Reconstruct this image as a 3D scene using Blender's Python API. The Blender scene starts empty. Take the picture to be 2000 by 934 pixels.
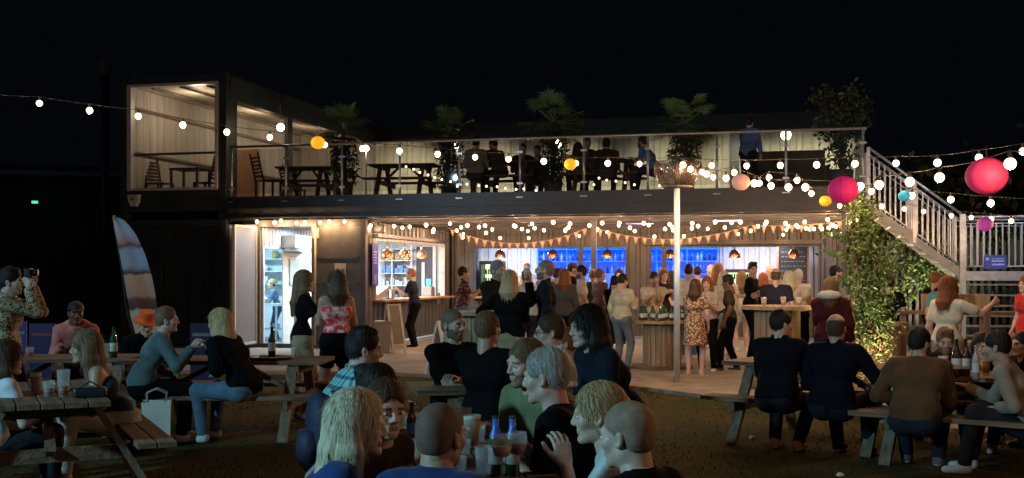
import bpy, math, random
import numpy as np
from mathutils import Vector, Matrix
random.seed(7); RNG = np.random.default_rng(7)
PI = math.pi
sc = bpy.context.scene
COL = sc.collection

# ------------------------------------------------------------------ camera, world, night light, exposure
F = 2200.0; CX = 1000.0; HY = 535.0; CZ = 1.6
camd = bpy.data.cameras.new('camera'); cam = bpy.data.objects.new('camera', camd); COL.objects.link(cam)
cam.location = (0, 0, CZ); cam.rotation_euler = (PI/2, 0, 0)
camd.sensor_width = 36; camd.lens = 36*F/2000; camd.shift_y = 68/2000
camd.clip_start = .1; camd.clip_end = 2000
sc.camera = cam
w = bpy.data.worlds.new('World'); sc.world = w; w.use_nodes = True
nt = w.node_tree; bg = nt.nodes['Background']
sky = nt.nodes.new('ShaderNodeTexSky'); sky.sky_type = 'NISHITA'; sky.sun_disc = False
sky.sun_elevation = math.radians(-5); sky.sun_rotation = math.radians(200)
hs = nt.nodes.new('ShaderNodeMix'); hs.data_type = 'RGBA'; hs.inputs[0].default_value = .9
nt.links.new(sky.outputs[0], hs.inputs[6]); hs.inputs[7].default_value = (.016, .027, .042, 1)
nt.links.new(hs.outputs[2], bg.inputs[0]); bg.inputs[1].default_value = .07
# weak cool sun, added in place of floodlight glow from left behind the viewer
sd = bpy.data.lights.new('cool_fill_sun', 'SUN'); sd.energy = .035; sd.angle = math.radians(2); sd.color = (.62, .82, 1)
so = bpy.data.objects.new('cool_fill_sun', sd); COL.objects.link(so)
so.rotation_euler = Vector((.75, .62, -.42)).to_track_quat('-Z', 'Y').to_euler()
def lamp(name, kind, loc, energy, color, size=.1, aim=None, angle=None, blend=.6):
    d = bpy.data.lights.new(name, kind); d.energy = energy; d.color = color
    if kind == 'AREA': d.size = size if not isinstance(size, tuple) else size[0]
    else: d.shadow_soft_size = size
    if kind == 'AREA' and isinstance(size, tuple): d.shape = 'RECTANGLE'; d.size_y = size[1]
    if kind == 'SPOT': d.spot_size = math.radians(angle); d.spot_blend = blend
    o = bpy.data.objects.new(name, d); COL.objects.link(o); o.location = loc
    if aim is not None: o.rotation_euler = (Vector(aim)-Vector(loc)).to_track_quat('-Z', 'Y').to_euler()
    return o
lamp('cool_floodlight', 'SPOT', (-9.5, 1.0, 4.6), 3000, (.36, .80, 1), .25, (.0, 7.0, 1.0), 70, .8)
lamp('yard_floodlight', 'SPOT', (-11, 6.5, 5.2), 1500, (.52, .80, 1), .06, (-1.5, 17, 1.4), 55, .8)
sc.view_settings.view_transform = 'Standard'; sc.view_settings.look = 'None'
sc.view_settings.exposure = 0; sc.view_settings.gamma = 1; sc.view_settings.use_curve_mapping = False
sc.render.engine = 'CYCLES'
cy = sc.cycles
cy.use_light_tree = True; cy.max_bounces = 6; cy.diffuse_bounces = 3; cy.glossy_bounces = 3
cy.transmission_bounces = 5; cy.transparent_max_bounces = 12; cy.caustics_reflective = False; cy.caustics_refractive = False
cy.sample_clamp_indirect = 3; cy.sample_clamp_direct = 0; cy.use_denoising = True

def at(px, py, Y):
    return Vector(((px-CX)/F*Y, Y, CZ+(HY-py)/F*Y))
# building frame: u along the front, v away from the viewer
TH = math.radians(14); OX, OY = -6.105, 24.2
CU, SU = math.cos(TH), math.sin(TH)
def W(u, v, z=0): return Vector((OX+u*CU+v*SU, OY-u*SU+v*CU, z))
def u_of(px, v=0):
    k = (px-CX)/F
    return (k*(OY+v*CU)-OX-v*SU)/(CU+k*SU)
def z_of(py, u, v=0): return CZ+(HY-py)/F*W(u, v).y
def v_of(px, u):     # depth along a side wall at fixed u
    k = (px-CX)/F; a = OX+u*CU; b = OY-u*SU
    return (k*b-a)/(SU-k*CU)

# ------------------------------------------------------------------ materials
MATS = {}
def mat(name, col, rough=.6, metal=0., var=.18, scale=6., bump=0., bscale=30., emit=None, estr=0., trans=0., alpha=1., ior=1.45, col2=None, coat=0., stretch=(1, 1, 1), spec=.5, sheen=0.):
    if name in MATS: return MATS[name]
    m = bpy.data.materials.new(name); m.use_nodes = True; n = m.node_tree; b = n.nodes['Principled BSDF']
    L = n.links
    tc = n.nodes.new('ShaderNodeTexCoord'); mp = n.nodes.new('ShaderNodeMapping'); L.new(tc.outputs['Object'], mp.inputs[0])
    mp.inputs['Scale'].default_value = stretch
    nz = n.nodes.new('ShaderNodeTexNoise'); nz.inputs['Scale'].default_value = scale; nz.inputs['Detail'].default_value = 5
    L.new(mp.outputs[0], nz.inputs['Vector'])
    cr = n.nodes.new('ShaderNodeValToRGB'); L.new(nz.outputs[0], cr.inputs[0])
    c = np.array(col[:3]); c2 = np.array(col2[:3]) if col2 is not None else c*(1+var)
    c1 = c*(1-var) if col2 is None else c
    cr.color_ramp.elements[0].position = .32; cr.color_ramp.elements[1].position = .68
    cr.color_ramp.elements[0].color = (*c1, 1); cr.color_ramp.elements[1].color = (*np.clip(c2, 0, 1), 1)
    L.new(cr.outputs[0], b.inputs['Base Color'])
    b.inputs['Roughness'].default_value = rough; b.inputs['Metallic'].default_value = metal
    b.inputs['Specular IOR Level'].default_value = spec
    if sheen: b.inputs['Sheen Weight'].default_value = sheen
    if bump:
        n2 = n.nodes.new('ShaderNodeTexNoise'); n2.inputs['Scale'].default_value = bscale; n2.inputs['Detail'].default_value = 3
        L.new(mp.outputs[0], n2.inputs['Vector'])
        bp = n.nodes.new('ShaderNodeBump'); bp.inputs['Strength'].default_value = bump; bp.inputs['Distance'].default_value = .01
        L.new(n2.outputs[0], bp.inputs['Height']); L.new(bp.outputs[0], b.inputs['Normal'])
    if emit: b.inputs['Emission Color'].default_value = (*emit, 1); b.inputs['Emission Strength'].default_value = estr
    if trans: b.inputs['Transmission Weight'].default_value = trans; b.inputs['IOR'].default_value = ior
    if coat: b.inputs['Coat Weight'].default_value = coat
    if alpha < 1: b.inputs['Alpha'].default_value = alpha
    MATS[name] = m; return m
def pattern(name, kind, c1, c2, c3=None, scale=20, rough=.8):
    if name in MATS: return MATS[name]
    m = mat(name, c1, rough, bump=.15, bscale=60); n = m.node_tree; L = n.links; b = n.nodes['Principled BSDF']
    tc = n.nodes['Texture Coordinate']
    def ramp(src, stops):
        r = n.nodes.new('ShaderNodeValToRGB'); L.new(src, r.inputs[0]); r.color_ramp.interpolation = 'CONSTANT'
        while len(r.color_ramp.elements) < len(stops): r.color_ramp.elements.new(.5)
        for e, (p, c) in zip(r.color_ramp.elements, stops): e.position = p; e.color = (*c, 1)
        return r.outputs[0]
    if kind == 'blotch':
        t = n.nodes.new('ShaderNodeTexNoise'); t.inputs['Scale'].default_value = scale; t.inputs['Detail'].default_value = 2
        L.new(tc.outputs['Object'], t.inputs[0])
        L.new(ramp(t.outputs[0], [(0, c1), (.47, c2), (.56, c3 or c1)]), b.inputs['Base Color'])
    elif kind == 'spots':
        t = n.nodes.new('ShaderNodeTexVoronoi'); t.inputs['Scale'].default_value = scale
        L.new(tc.outputs['Object'], t.inputs[0])
        L.new(ramp(t.outputs['Distance'], [(0, c3 or c2), (.22, c2), (.44, c1)]), b.inputs['Base Color'])
    elif kind == 'plaid':
        sp = n.nodes.new('ShaderNodeSeparateXYZ'); L.new(tc.outputs['Object'], sp.inputs[0]); outs = []
        for ax in ('X', 'Z'):
            mm = n.nodes.new('ShaderNodeMath'); mm.operation = 'MULTIPLY'; mm.inputs[1].default_value = scale; L.new(sp.outputs[ax], mm.inputs[0])
            fr = n.nodes.new('ShaderNodeMath'); fr.operation = 'FRACT'; L.new(mm.outputs[0], fr.inputs[0])
            gt = n.nodes.new('ShaderNodeMath'); gt.operation = 'GREATER_THAN'; gt.inputs[1].default_value = .68; L.new(fr.outputs[0], gt.inputs[0]); outs.append(gt.outputs[0])
        ad = n.nodes.new('ShaderNodeMath'); ad.operation = 'ADD'; L.new(outs[0], ad.inputs[0]); L.new(outs[1], ad.inputs[1])
        dv = n.nodes.new('ShaderNodeMath'); dv.operation = 'MULTIPLY'; dv.inputs[1].default_value = .45; L.new(ad.outputs[0], dv.inputs[0])
        L.new(ramp(dv.outputs[0], [(0, c1), (.3, c2), (.7, c3)]), b.inputs['Base Color'])
    return m
def wood(name, c1, c2, ax=0):
    st = [14, 14, 14]; st[ax] = 1.2
    return mat(name, c1, .75, col2=c2, scale=1.6, stretch=tuple(st), bump=.5, bscale=3)

# ------------------------------------------------------------------ mesh builder
class MB:
    def __init__(s): s.v = []; s.f = []; s.m = []; s.sm = []
    def add(s, vs, fs, mi=0, smooth=False):
        o = len(s.v); s.v += [tuple(p) for p in vs]; s.f += [tuple(i+o for i in f) for f in fs]
        s.m += [mi]*len(fs); s.sm += [smooth]*len(fs); return s
    def box(s, c, d, R=None, mi=0):
        vs = [Vector((x*d[0]/2, y*d[1]/2, z*d[2]/2)) for x in (-1, 1) for y in (-1, 1) for z in (-1, 1)]
        if R is not None: vs = [R @ p for p in vs]
        c = Vector(c)
        return s.add([p+c for p in vs], [(0, 1, 3, 2), (4, 6, 7, 5), (0, 4, 5, 1), (2, 3, 7, 6), (0, 2, 6, 4), (1, 5, 7, 3)], mi)
    def bx(s, x0, x1, y0, y1, z0, z1, mi=0): return s.box(((x0+x1)/2, (y0+y1)/2, (z0+z1)/2), (abs(x1-x0), abs(y1-y0), abs(z1-z0)), None, mi)
    def beam(s, a, b, wd, th, up=(0, 0, 1), mi=0):
        a = Vector(a); b = Vector(b); d = (b-a); L = d.length; d.normalize(); u = Vector(up)
        x = d.cross(u); x.normalize(); u = x.cross(d)
        R = Matrix((x, d, u)).transposed()
        return s.box((a+b)/2, (wd, L, th), R, mi)
    def tube(s, pts, r, n=8, mi=0, caps=True):
        pts = [Vector(p) for p in pts]; N = len(pts); rs = r if isinstance(r, (list, tuple)) else [r]*N
        vs = []; pu = None
        for i, p in enumerate(pts):
            d = (pts[min(i+1, N-1)]-pts[max(i-1, 0)]).normalized()
            a = Vector((0, 0, 1)) if abs(d.z) < .9 else Vector((1, 0, 0))
            if pu is not None: a = pu
            x = d.cross(a); x.normalize(); y = x.cross(d); pu = y
            for k in range(n):
                t = 2*PI*k/n; vs.append(p+(x*math.cos(t)+y*math.sin(t))*rs[i])
        fs = [(i*n+k, i*n+(k+1) % n, (i+1)*n+(k+1) % n, (i+1)*n+k) for i in range(N-1) for k in range(n)]
        s.add(vs, fs, mi, True)
        if caps:
            o = len(s.v)-len(vs)
            s.f += [tuple(o+k for k in range(n))[::-1], tuple(o+(N-1)*n+k for k in range(n))]; s.m += [mi]*2; s.sm += [False]*2
        return s
    def lathe(s, prof, c=(0, 0, 0), n=20, mi=0, smooth=True, ph=0):
        c = Vector(c); vs = []; fs = []
        for r, z in prof:
            for k in range(n):
                t = 2*PI*k/n+ph; vs.append(c+Vector((r*math.cos(t), r*math.sin(t), z)))
        for i in range(len(prof)-1):
            for k in range(n): fs.append((i*n+k, i*n+(k+1) % n, (i+1)*n+(k+1) % n, (i+1)*n+k))
        return s.add(vs, fs, mi, smooth)
    def build(s, name, m, parent=None, loc=None, rz=0., bevel=0.):
        me = bpy.data.meshes.new(name); me.from_pydata(s.v, [], s.f); me.update()
        for mm in (m if isinstance(m, (list, tuple)) else [m]): me.materials.append(mm)
        me.polygons.foreach_set('material_index', s.m); me.polygons.foreach_set('use_smooth', s.sm)
        o = bpy.data.objects.new(name, me); COL.objects.link(o)
        if loc is not None: o.location = loc
        o.rotation_euler.z = rz
        if parent is not None: o.parent = parent
        if bevel:
            b = o.modifiers.new('bevel', 'BEVEL'); b.width = bevel; b.segments = 2; b.limit_method = 'ANGLE'
        return o
def tag(o, label=None, cat=None, group=None, kind=None):
    if label: o['label'] = label
    if cat: o['category'] = cat
    if group: o['group'] = group
    if kind: o['kind'] = kind
    return o
def thing(name, label, cat, loc=(0, 0, 0), rz=0., group=None, kind=None):
    o = bpy.data.objects.new(name, None); COL.objects.link(o); o.location = loc; o.rotation_euler.z = rz
    o.empty_display_size = .1
    return tag(o, label, cat, group, kind)
def bthing(name, label, cat, group=None, kind=None, uv=(0, 0)):   # a thing in the building's frame
    return thing(name, label, cat, W(uv[0], uv[1]), -TH, group, kind)
KIDS = {}
def copy_thing(root, loc, rz, label, group=None):
    r = root.copy(); COL.objects.link(r); r.location = loc; r.rotation_euler.z = rz; r['label'] = label
    if group: r['group'] = group
    for ch in [o for o in bpy.data.objects if o.parent == root]:
        c = ch.copy(); COL.objects.link(c); c.parent = r
        for g in [o for o in bpy.data.objects if o.parent == ch]:
            d = g.copy(); COL.objects.link(d); d.parent = c
    return r
# ------------------------------------------------------------------ signed-distance modelling of people
def surfnet(D, o, h):
    ins = D < 0; nx, ny, nz = D.shape
    c = ins[:-1, :-1, :-1].astype(np.int8)
    cnt = np.zeros((nx-1, ny-1, nz-1), np.int8)
    for a in (0, 1):
        for b in (0, 1):
            for d in (0, 1): cnt += ins[a:nx-1+a, b:ny-1+b, d:nz-1+d]
    act = (cnt > 0) & (cnt < 8)
    I, J, K = np.nonzero(act); n = len(I)
    if n == 0: return np.zeros((0, 3)), np.zeros((0, 4), int)
    idx = -np.ones(act.shape, np.int64); idx[I, J, K] = np.arange(n)
    s = np.zeros((n, 3)); m = np.zeros(n)
    cor = [(a, b, d) for a in (0, 1) for b in (0, 1) for d in (0, 1)]
    val = {q: D[I+q[0], J+q[1], K+q[2]] for q in cor}
    for q in cor:
        for ax in range(3):
            if q[ax] == 0:
                r = list(q); r[ax] = 1; r = tuple(r); va, vb = val[q], val[r]
                cr = (va < 0) != (vb < 0)
                t = np.where(cr, va/np.where(cr, va-vb, 1), 0)
                p = np.array(q, float)[None, :].repeat(n, 0); p[:, ax] += t
                s += p*cr[:, None]; m += cr
    v = s/m[:, None]+np.stack([I, J, K], 1); v = v*h+o
    qs = []
    for ax in range(3):
        sl = [slice(None)]*3; sh = [slice(None)]*3; sl[ax] = slice(0, -1); sh[ax] = slice(1, None)
        a = ins[tuple(sl)]; b = ins[tuple(sh)]; ch = np.nonzero(a != b); P = np.stack(ch, 1)
        b1, b2 = (ax+1) % 3, (ax+2) % 3
        ok = (P[:, b1] > 0) & (P[:, b2] > 0) & (P[:, b1] < D.shape[b1]-1) & (P[:, b2] < D.shape[b2]-1); P = P[ok]
        if not len(P): continue
        def g(d1, d2):
            Q = P.copy(); Q[:, b1] -= d1; Q[:, b2] -= d2; return idx[Q[:, 0], Q[:, 1], Q[:, 2]]
        q = np.stack([g(1, 1), g(0, 1), g(0, 0), g(1, 0)], 1)
        fl = ~a[P[:, 0], P[:, 1], P[:, 2]]; q[fl] = q[fl][:, ::-1]; qs.append(q)
    return v, np.concatenate(qs)
class Field:
    def __init__(s, lo, hi, h):
        s.h = h; s.lo = np.array(lo, float)-3*h; n = np.ceil((np.array(hi)-s.lo)/h).astype(int)+4
        s.ax = [s.lo[i]+h*np.arange(n[i]) for i in range(3)]; s.D = np.full(tuple(n), 1., np.float32)
    def _sl(s, lo, hi):
        r = []
        for i in range(3):
            a = max(0, int((lo[i]-s.lo[i])/s.h)); b = min(len(s.ax[i]), int((hi[i]-s.lo[i])/s.h)+2)
            if b <= a: return None, None
            r.append(slice(a, b))
        return tuple(r), [s.ax[0][r[0]][:, None, None], s.ax[1][r[1]][None, :, None], s.ax[2][r[2]][None, None, :]]
    def _mix(s, sl, d, k, op):
        A = s.D[sl]
        if op == 'u':
            hh = np.maximum(k-np.abs(A-d), 0)/k; s.D[sl] = np.minimum(A, d)-hh*hh*k*.25
        else:
            d = -d; hh = np.maximum(k-np.abs(A-d), 0)/k; s.D[sl] = np.maximum(A, d)+hh*hh*k*.25
    def cap(s, a, b, r1, r2, k=.03, op='u', flat=False, sq=None):
        a = np.array(a, float); b = np.array(b, float); m = max(r1, r2)+k+3*s.h
        sl, X = s._sl(np.minimum(a, b)-m, np.maximum(a, b)+m)
        if sl is None: return
        P = [X[i]-a[i] for i in range(3)]; ab = b-a; L2 = max((ab**2).sum(), 1e-9)
        t = sum(P[i]*ab[i] for i in range(3))/L2; tc = np.clip(t, 0, 1)
        Q = [P[i]-tc*ab[i] for i in range(3)]
        if sq is not None:
            n, q = sq; dn = sum(Q[i]*n[i] for i in range(3)); Q = [Q[i]+dn*n[i]*(q-1) for i in range(3)]
        d = np.sqrt(sum(x*x for x in Q))-(r1+(r2-r1)*tc)
        if flat: d = np.maximum(d, (t-1)*math.sqrt(L2))
        s._mix(sl, d.astype(np.float32), k, op)
    def ell(s, c, r, k=.02, op='u', R=None):
        c = np.array(c, float); r = np.array(r, float); m = r.max()+k+3*s.h
        sl, X = s._sl(c-m, c+m)
        if sl is None: return
        P = [X[i]-c[i] for i in range(3)]
        if R is not None: P = [sum(R[j][i]*P[j] for j in range(3)) for i in range(3)]
        k0 = np.sqrt(sum((P[i]/r[i])**2 for i in range(3))); k1 = np.sqrt(sum((P[i]/r[i]**2)**2 for i in range(3)))+1e-6
        s._mix(sl, (k0*(k0-1)/k1).astype(np.float32), k, op)
    def plane(s, p, n, k=.004):   # cut away the side n points to
        n = np.array(n, float); n /= np.linalg.norm(n); X = [s.ax[0][:, None, None], s.ax[1][None, :, None], s.ax[2][None, None, :]]
        d = sum((X[i]-p[i])*n[i] for i in range(3)).astype(np.float32); s.D = np.maximum(s.D, d)
    def mesh(s): return surfnet(s.D, s.lo, s.h)
def mkmesh(name, parts, mats):
    V = []; Q = []; M = []; o = 0
    for v, q, m in parts:
        if len(q) == 0: continue
        V.append(v); Q.append(q+o); M.append(np.full(len(q), m) if np.isscalar(m) else m); o += len(v)
    V = np.concatenate(V); Q = np.concatenate(Q); M = np.concatenate(M)
    me = bpy.data.meshes.new(name); me.vertices.add(len(V)); me.vertices.foreach_set('co', V.astype(np.float32).ravel())
    me.loops.add(len(Q)*4); me.loops.foreach_set('vertex_index', Q.astype(np.int32).ravel())
    me.polygons.add(len(Q)); me.polygons.foreach_set('loop_start', np.arange(0, len(Q)*4, 4, dtype=np.int32))
    for m in mats: me.materials.append(m)
    me.polygons.foreach_set('material_index', M.astype(np.int32)); me.polygons.foreach_set('use_smooth', np.ones(len(Q), bool))
    me.update(calc_edges=True); me.validate(); return me
_hc = {}
def head_geo(sex, res, beard):
    key = (sex, res, beard)
    if key in _hc: return _hc[key]
    f = Field((-.11, -.15, -.2), (.11, .15, .15), res); fem = sex == 'f'
    f.ell((0, -.018, .035), (.076, .097, .086), .02)
    f.ell((0, .030, -.03), (.060 if not fem else .057, .064, .085), .03)
    jw = .044 if not fem else .034
    for s_ in (-1, 1):
        f.cap((s_*jw, .0, -.062), (s_*.016, .068, -.096), .024, .017, .02)
        f.ell((s_*.043, .058, -.022), (.022, .022, .024), .02)
    f.ell((0, .077, -.098), (.020, .018, .017), .015)
    f.cap((-.036, .077, .020), (.036, .077, .020), .014, .014, .016)
    f.cap((0, .086, .015), (0, .106, -.026), .0085, .0115, .012)
    for s_ in (-1, 1):
        f.ell((s_*.0125, .097, -.032), (.009, .011, .008), .006)
        f.ell((s_*.033, .098, -.002), (.0185, .017, .0125), .012, 's')
        f.ell((s_*.0775, -.008, -.012), (.010, .019, .031), .005, R=[[1, 0, 0], [0, .97, -.25], [0, .25, .97]])
        f.ell((s_*.084, -.003, -.010), (.005, .010, .018), .004, 's')
    f.cap((-.020, .087, -.058), (.020, .087, -.058), .006, .006, .006); f.cap((-.016, .086, -.068), (.016, .086, -.068), .0075, .0075, .005)
    f.cap((-.022, .0985, -.0625), (.022, .0985, -.0625), .0035, .0035, .003, 's')
    nr = .058 if not fem else .048
    f.cap((0, -.022, -.05), (0, -.040, -.20), nr, nr*1.03, .03)
    v, q = f.mesh(); c = v[q].mean(1); m = np.zeros(len(q), int)
    x, y, z = c[:, 0], c[:, 1], c[:, 2]
    m[(np.abs(x) < .023) & (y > .084) & (z < -.054) & (z > -.073)] = 1
    m[(np.abs(x) > .015) & (np.abs(x) < .050) & (y > .05) & (z > .0165) & (z < .0235)] = 2
    if beard: m[(z < -.045+.25*np.abs(x)*(y < .06)) & (y > -.0) & (z > -.135) & ~((np.abs(x) < .026) & (z > -.074) & (z < -.050)) | ((z < -.041) & (z > -.051) & (np.abs(x) < .032) & (y > .07))] = 5
    parts = [(v, q, m)]
    for s_ in (-1, 1):       # eyes: ball and iris
        e = Field((s_*.033-.014, .067, -.016), (s_*.033+.014, .1, .012), max(.0035, res*.6)); e.ell((s_*.033, .0805, -.002), (.0120, .0122, .0080), .003)
        ev, eq = e.mesh(); ec = ev[eq].mean(1); em = np.where((np.hypot(ec[:, 0]-s_*.033, ec[:, 2]+.002) < .0066) & (ec[:, 1] > .084), 4, 3); parts.append((ev, eq, em))
    _hc[key] = parts; return parts
_hr = {}
def hair_geo(style, res, L=.35):
    key = (style, res, L)
    if key in _hr: return _hr[key]
    f = Field((-.17, -.24, -L-.22 if style in ('long', 'bob', 'wavy') else -.16), (.17, .17, .19), res)
    def shell(t, top=0.):
        f.ell((0, -.018, .037), (.078+t, .099+t, .088+t+top), .02)
        f.ell((0, -.045, -.03), (.070+t*.6, .062+t, .075), .03)
    def face(yc=.112, zz=-.035, rz=.108, rx=.074): f.ell((0, yc, zz), (rx, .072, rz), .012, 's')
    fin = 0
    if style in ('short', 'quiff', 'messy'):
        f.ell((0, -.016, .040), (.0815, .1035, .094 if style == 'short' else .104), .02); f.ell((0, -.045, -.01), (.070, .060, .060), .03)
        if style == 'quiff': f.cap((-.035, .065, .115), (.035, .068, .115), .026, .026, .03)
        if style == 'messy':
            for i in range(14):
                a = i*2.4; f.ell((.05*math.cos(a), -.01+.06*math.sin(a), .108), (.022, .022, .02), .012)
        face(.114, -.035, .110, .076)
        for s_ in (-1, 1): f.ell((s_*.085, .050, -.050), (.035, .070, .068), .01, 's'); f.ell((s_*.088, -.004, -.016), (.020, .026, .036), .006, 's')
        f.ell((0, -.03, -.135), (.12, .11, .078), .012, 's'); fin = 1
    elif style == 'buzz':
        f.ell((0, -.018, .036), (.0785, .0995, .0885), .02); f.ell((0, -.045, -.02), (.0675, .058, .062), .03); face(.114, -.03, .104, .074)
        for s_ in (-1, 1): f.ell((s_*.085, .055, -.055), (.035, .068, .06), .01, 's'); f.ell((s_*.088, -.003, -.02), (.018, .026, .036), .006, 's')
        f.ell((0, -.03, -.135), (.12, .11, .078), .012, 's')
    elif style == 'ring':
        f.ell((0, -.018, .036), (.0785, .0995, .0885), .02); f.ell((0, -.045, -.02), (.0675, .058, .062), .03); f.ell((0, -.005, .125), (.085, .118, .085), .012, 's'); face(.1, -.0, .12, .08)
        for s_ in (-1, 1): f.ell((s_*.085, .055, -.05), (.035, .075, .075), .01, 's'); f.ell((s_*.088, -.003, -.02), (.018, .026, .036), .006, 's')
        f.ell((0, -.03, -.135), (.12, .11, .078), .012, 's')
    elif style in ('bun', 'tied'):
        shell(.009, .004); face(.112, -.04, .115, .07)
        for s_ in (-1, 1): f.ell((s_*.088, .045, -.06), (.034, .066, .06), .01, 's'); f.ell((s_*.09, -.003, -.02), (.018, .026, .034), .006, 's')
        f.ell((0, -.0, -.165), (.12, .10, .075), .01, 's')
        if style == 'bun': f.ell((0, -.095, .09), (.045, .045, .042), .015)
        else: f.cap((0, -.11, .03), (.0, -.16, -.03), .03, .028, .02); f.cap((0, -.16, -.03), (0, -.14, -.18), .028, .012, .02)
        fin = 1
    elif style in ('long', 'bob', 'wavy'):
        shell(.018, .006); w_ = .02 if style == 'wavy' else 0
        n = 13
        for i in range(n):
            a = PI*(-.02+1.04*i/(n-1)); ca, sa = math.cos(a), -math.sin(a)
            x0, y0 = .074*ca, -.022+.082*sa
            l = L*(1-.12*abs(ca)); ff = .032 if abs(ca) > .85 else 0
            p0 = (x0, y0, .03); p1 = (x0*1.18, y0*1.12+ff*.6, -.09); p2 = (x0*(1.2+w_*8), -.035+y0*1.08+ff, -.09-l*.5); p3 = (x0*1.02, -.04+y0*1.0+ff, -.09-l)
            if style == 'bob': p3 = (x0*1.0, y0*.9, -.10-l*.45); p2 = (x0*1.28, y0*1.2, -.08-l*.2)
            f.cap(p0, p1, .026, .028, .02); f.cap(p1, p2, .028, .028, .02); f.cap(p2, p3, .028, .016 if style != 'bob' else .022, .02)
        face(.122, -.05, .128, .066)
        fin = 1
    elif style == 'cap':
        f.ell((0, -.012, .045), (.088, .108, .092), .01); f.plane((0, 0, .028), (0, .15, -1)); f.ell((0, .135, .045), (.072, .062, .010), .012)
    elif style == 'beanie':
        f.ell((0, -.015, .045), (.090, .110, .108), .01); f.plane((0, 0, .02), (0, .25, -1))
    elif style == 'bucket':
        f.cap((0, -.012, .02), (0, -.012, .11), .100, .088, .02); f.plane((0, 0, .145), (0, 0, 1)); f.ell((0, -.012, .032), (.15, .165, .012), .03); f.plane((0, 0, .018), (0, 0, -1))
    v, q = f.mesh()
    if fin:
        az = np.arctan2(v[:, 1]+.02, v[:, 0]); r = np.hypot(v[:, 0], v[:, 1]+.02)
        dd = (.0011*np.sin(az*23+2.5*np.sin(v[:, 2]*17+az*2))+.0010*np.sin(az*47+v[:, 2]*21+2*np.sin(v[:,2]*31)))*.7*(1+.8*np.sin(az*5+v[:, 2]*9))+.0025*np.sin(az*3+v[:, 2]*13)
        if style == 'wavy': dd += .006*np.sin(v[:, 2]*55+az*5)
        v[:, 0] += np.cos(az)*dd; v[:, 1] += np.sin(az)*dd; v[:, 2] += dd*(v[:, 2] > .08)
    _hr[key] = [(v, q, 0)]; return _hr[key]
_hd = {}
def hand_geo(kind, side, res):
    key = (kind, side, res)
    if key in _hd: return _hd[key]
    f = Field((-.08, -.05, -.11), (.08, .21, .06), res); s = side
    f.cap((0, -.04, 0), (0, .012, 0), .026, .027, .015, sq=((0, 0, 1), 1.25))
    curl = {'flat': .12, 'relax': .45, 'grip': 1.05, 'point': .9}[kind]
    xs = [-.030, -.010, .010, .029]; ln = [.066, .076, .082, .074]   # little .. index
    for i in range(4):
        x = xs[i]*s; kn = np.array((x, .082-(.006 if i in (0, 3) else 0), .002))
        f.cap((x*.55, .01, 0), kn, .017, .0115, .012, sq=((0, 0, 1), 1.15))
        a = 0; p = kn; c = curl*(1 if not (kind == 'point' and i == 3) else .05)
        for j, fr in enumerate((.45, .31, .24)):
            a += c*(.75 if j == 0 else .9); e = p+ln[i]*fr*np.array((.12*x/.03*.3, math.cos(a), -math.sin(a)))
            f.cap(p, e, .0092-.0008*j, .0088-.001*j, .0025); p = e
    t0 = np.array((s*.022, .018, -.004)); t1 = np.array((s*.050, .052, -.018)); t2 = t1+np.array((s*(.010 if curl < .8 else -.012), .030, -.014)); t3 = t2+np.array((s*(.002 if curl < .8 else -.016), .022, -.006))
    f.cap(t0, t1, .017, .0125, .012); f.cap(t1, t2, .0115, .0105, .003); f.cap(t2, t3, .0105, .0085, .003)
    v, q = f.mesh(); _hd[key] = (v, q); return v, q

def rotm(yaw, pitch, roll=0):   # head: yaw left +, pitch down +
    return np.array(Matrix.Rotation(yaw, 3, 'Z') @ Matrix.Rotation(-pitch, 3, 'X') @ Matrix.Rotation(roll, 3, 'Y'))
def ik(a, b, l1, l2, hint):
    a = np.array(a, float); b = np.array(b, float); d = b-a; L = np.linalg.norm(d); mx = (l1+l2)*.995
    if L > mx: b = a+d/L*mx; d = b-a; L = mx
    L = max(L, abs(l1-l2)+.02); u = d/np.linalg.norm(d); x = (l1*l1-l2*l2+L*L)/(2*L); hgt = math.sqrt(max(l1*l1-x*x, 1e-6))
    h = np.array(hint, float); h -= u*h.dot(u); h /= (np.linalg.norm(h)+1e-9)
    return a+u*x+h*hgt, b
SK = {'fair': (.58, .40, .31), 'pink': (.58, .36, .29), 'tan': (.44, .27, .19), 'olive': (.34, .20, .13), 'brown': (.16, .085, .05)}
HC = {'blonde': (.46, .33, .16), 'platinum': (.60, .52, .36), 'brown': (.075, .04, .02), 'dark': (.018, .012, .009), 'black': (.008, .007, .007), 'grey': (.33, .31, .28), 'red': (.22, .07, .025), 'ginger': (.30, .13, .05), 'lightbrown': (.17, .10, .05), 'white': (.6, .57, .5), 'orange': (.85, .14, .02), 'cap': (.02, .02, .022), 'greyhair': (.2, .19, .17)}
def fabric(key, rough=.85):
    if not isinstance(key, tuple): return MATS[key]
    return mat('fabric_%02x%02x%02x' % tuple(int(min(1, c)**.45*255) for c in key), key, rough, var=.16, scale=9, bump=.75, bscale=13, sheen=.12 if max(key) > .05 else .0, spec=.25 if max(key) > .05 else .08)
NP = [0]
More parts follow.
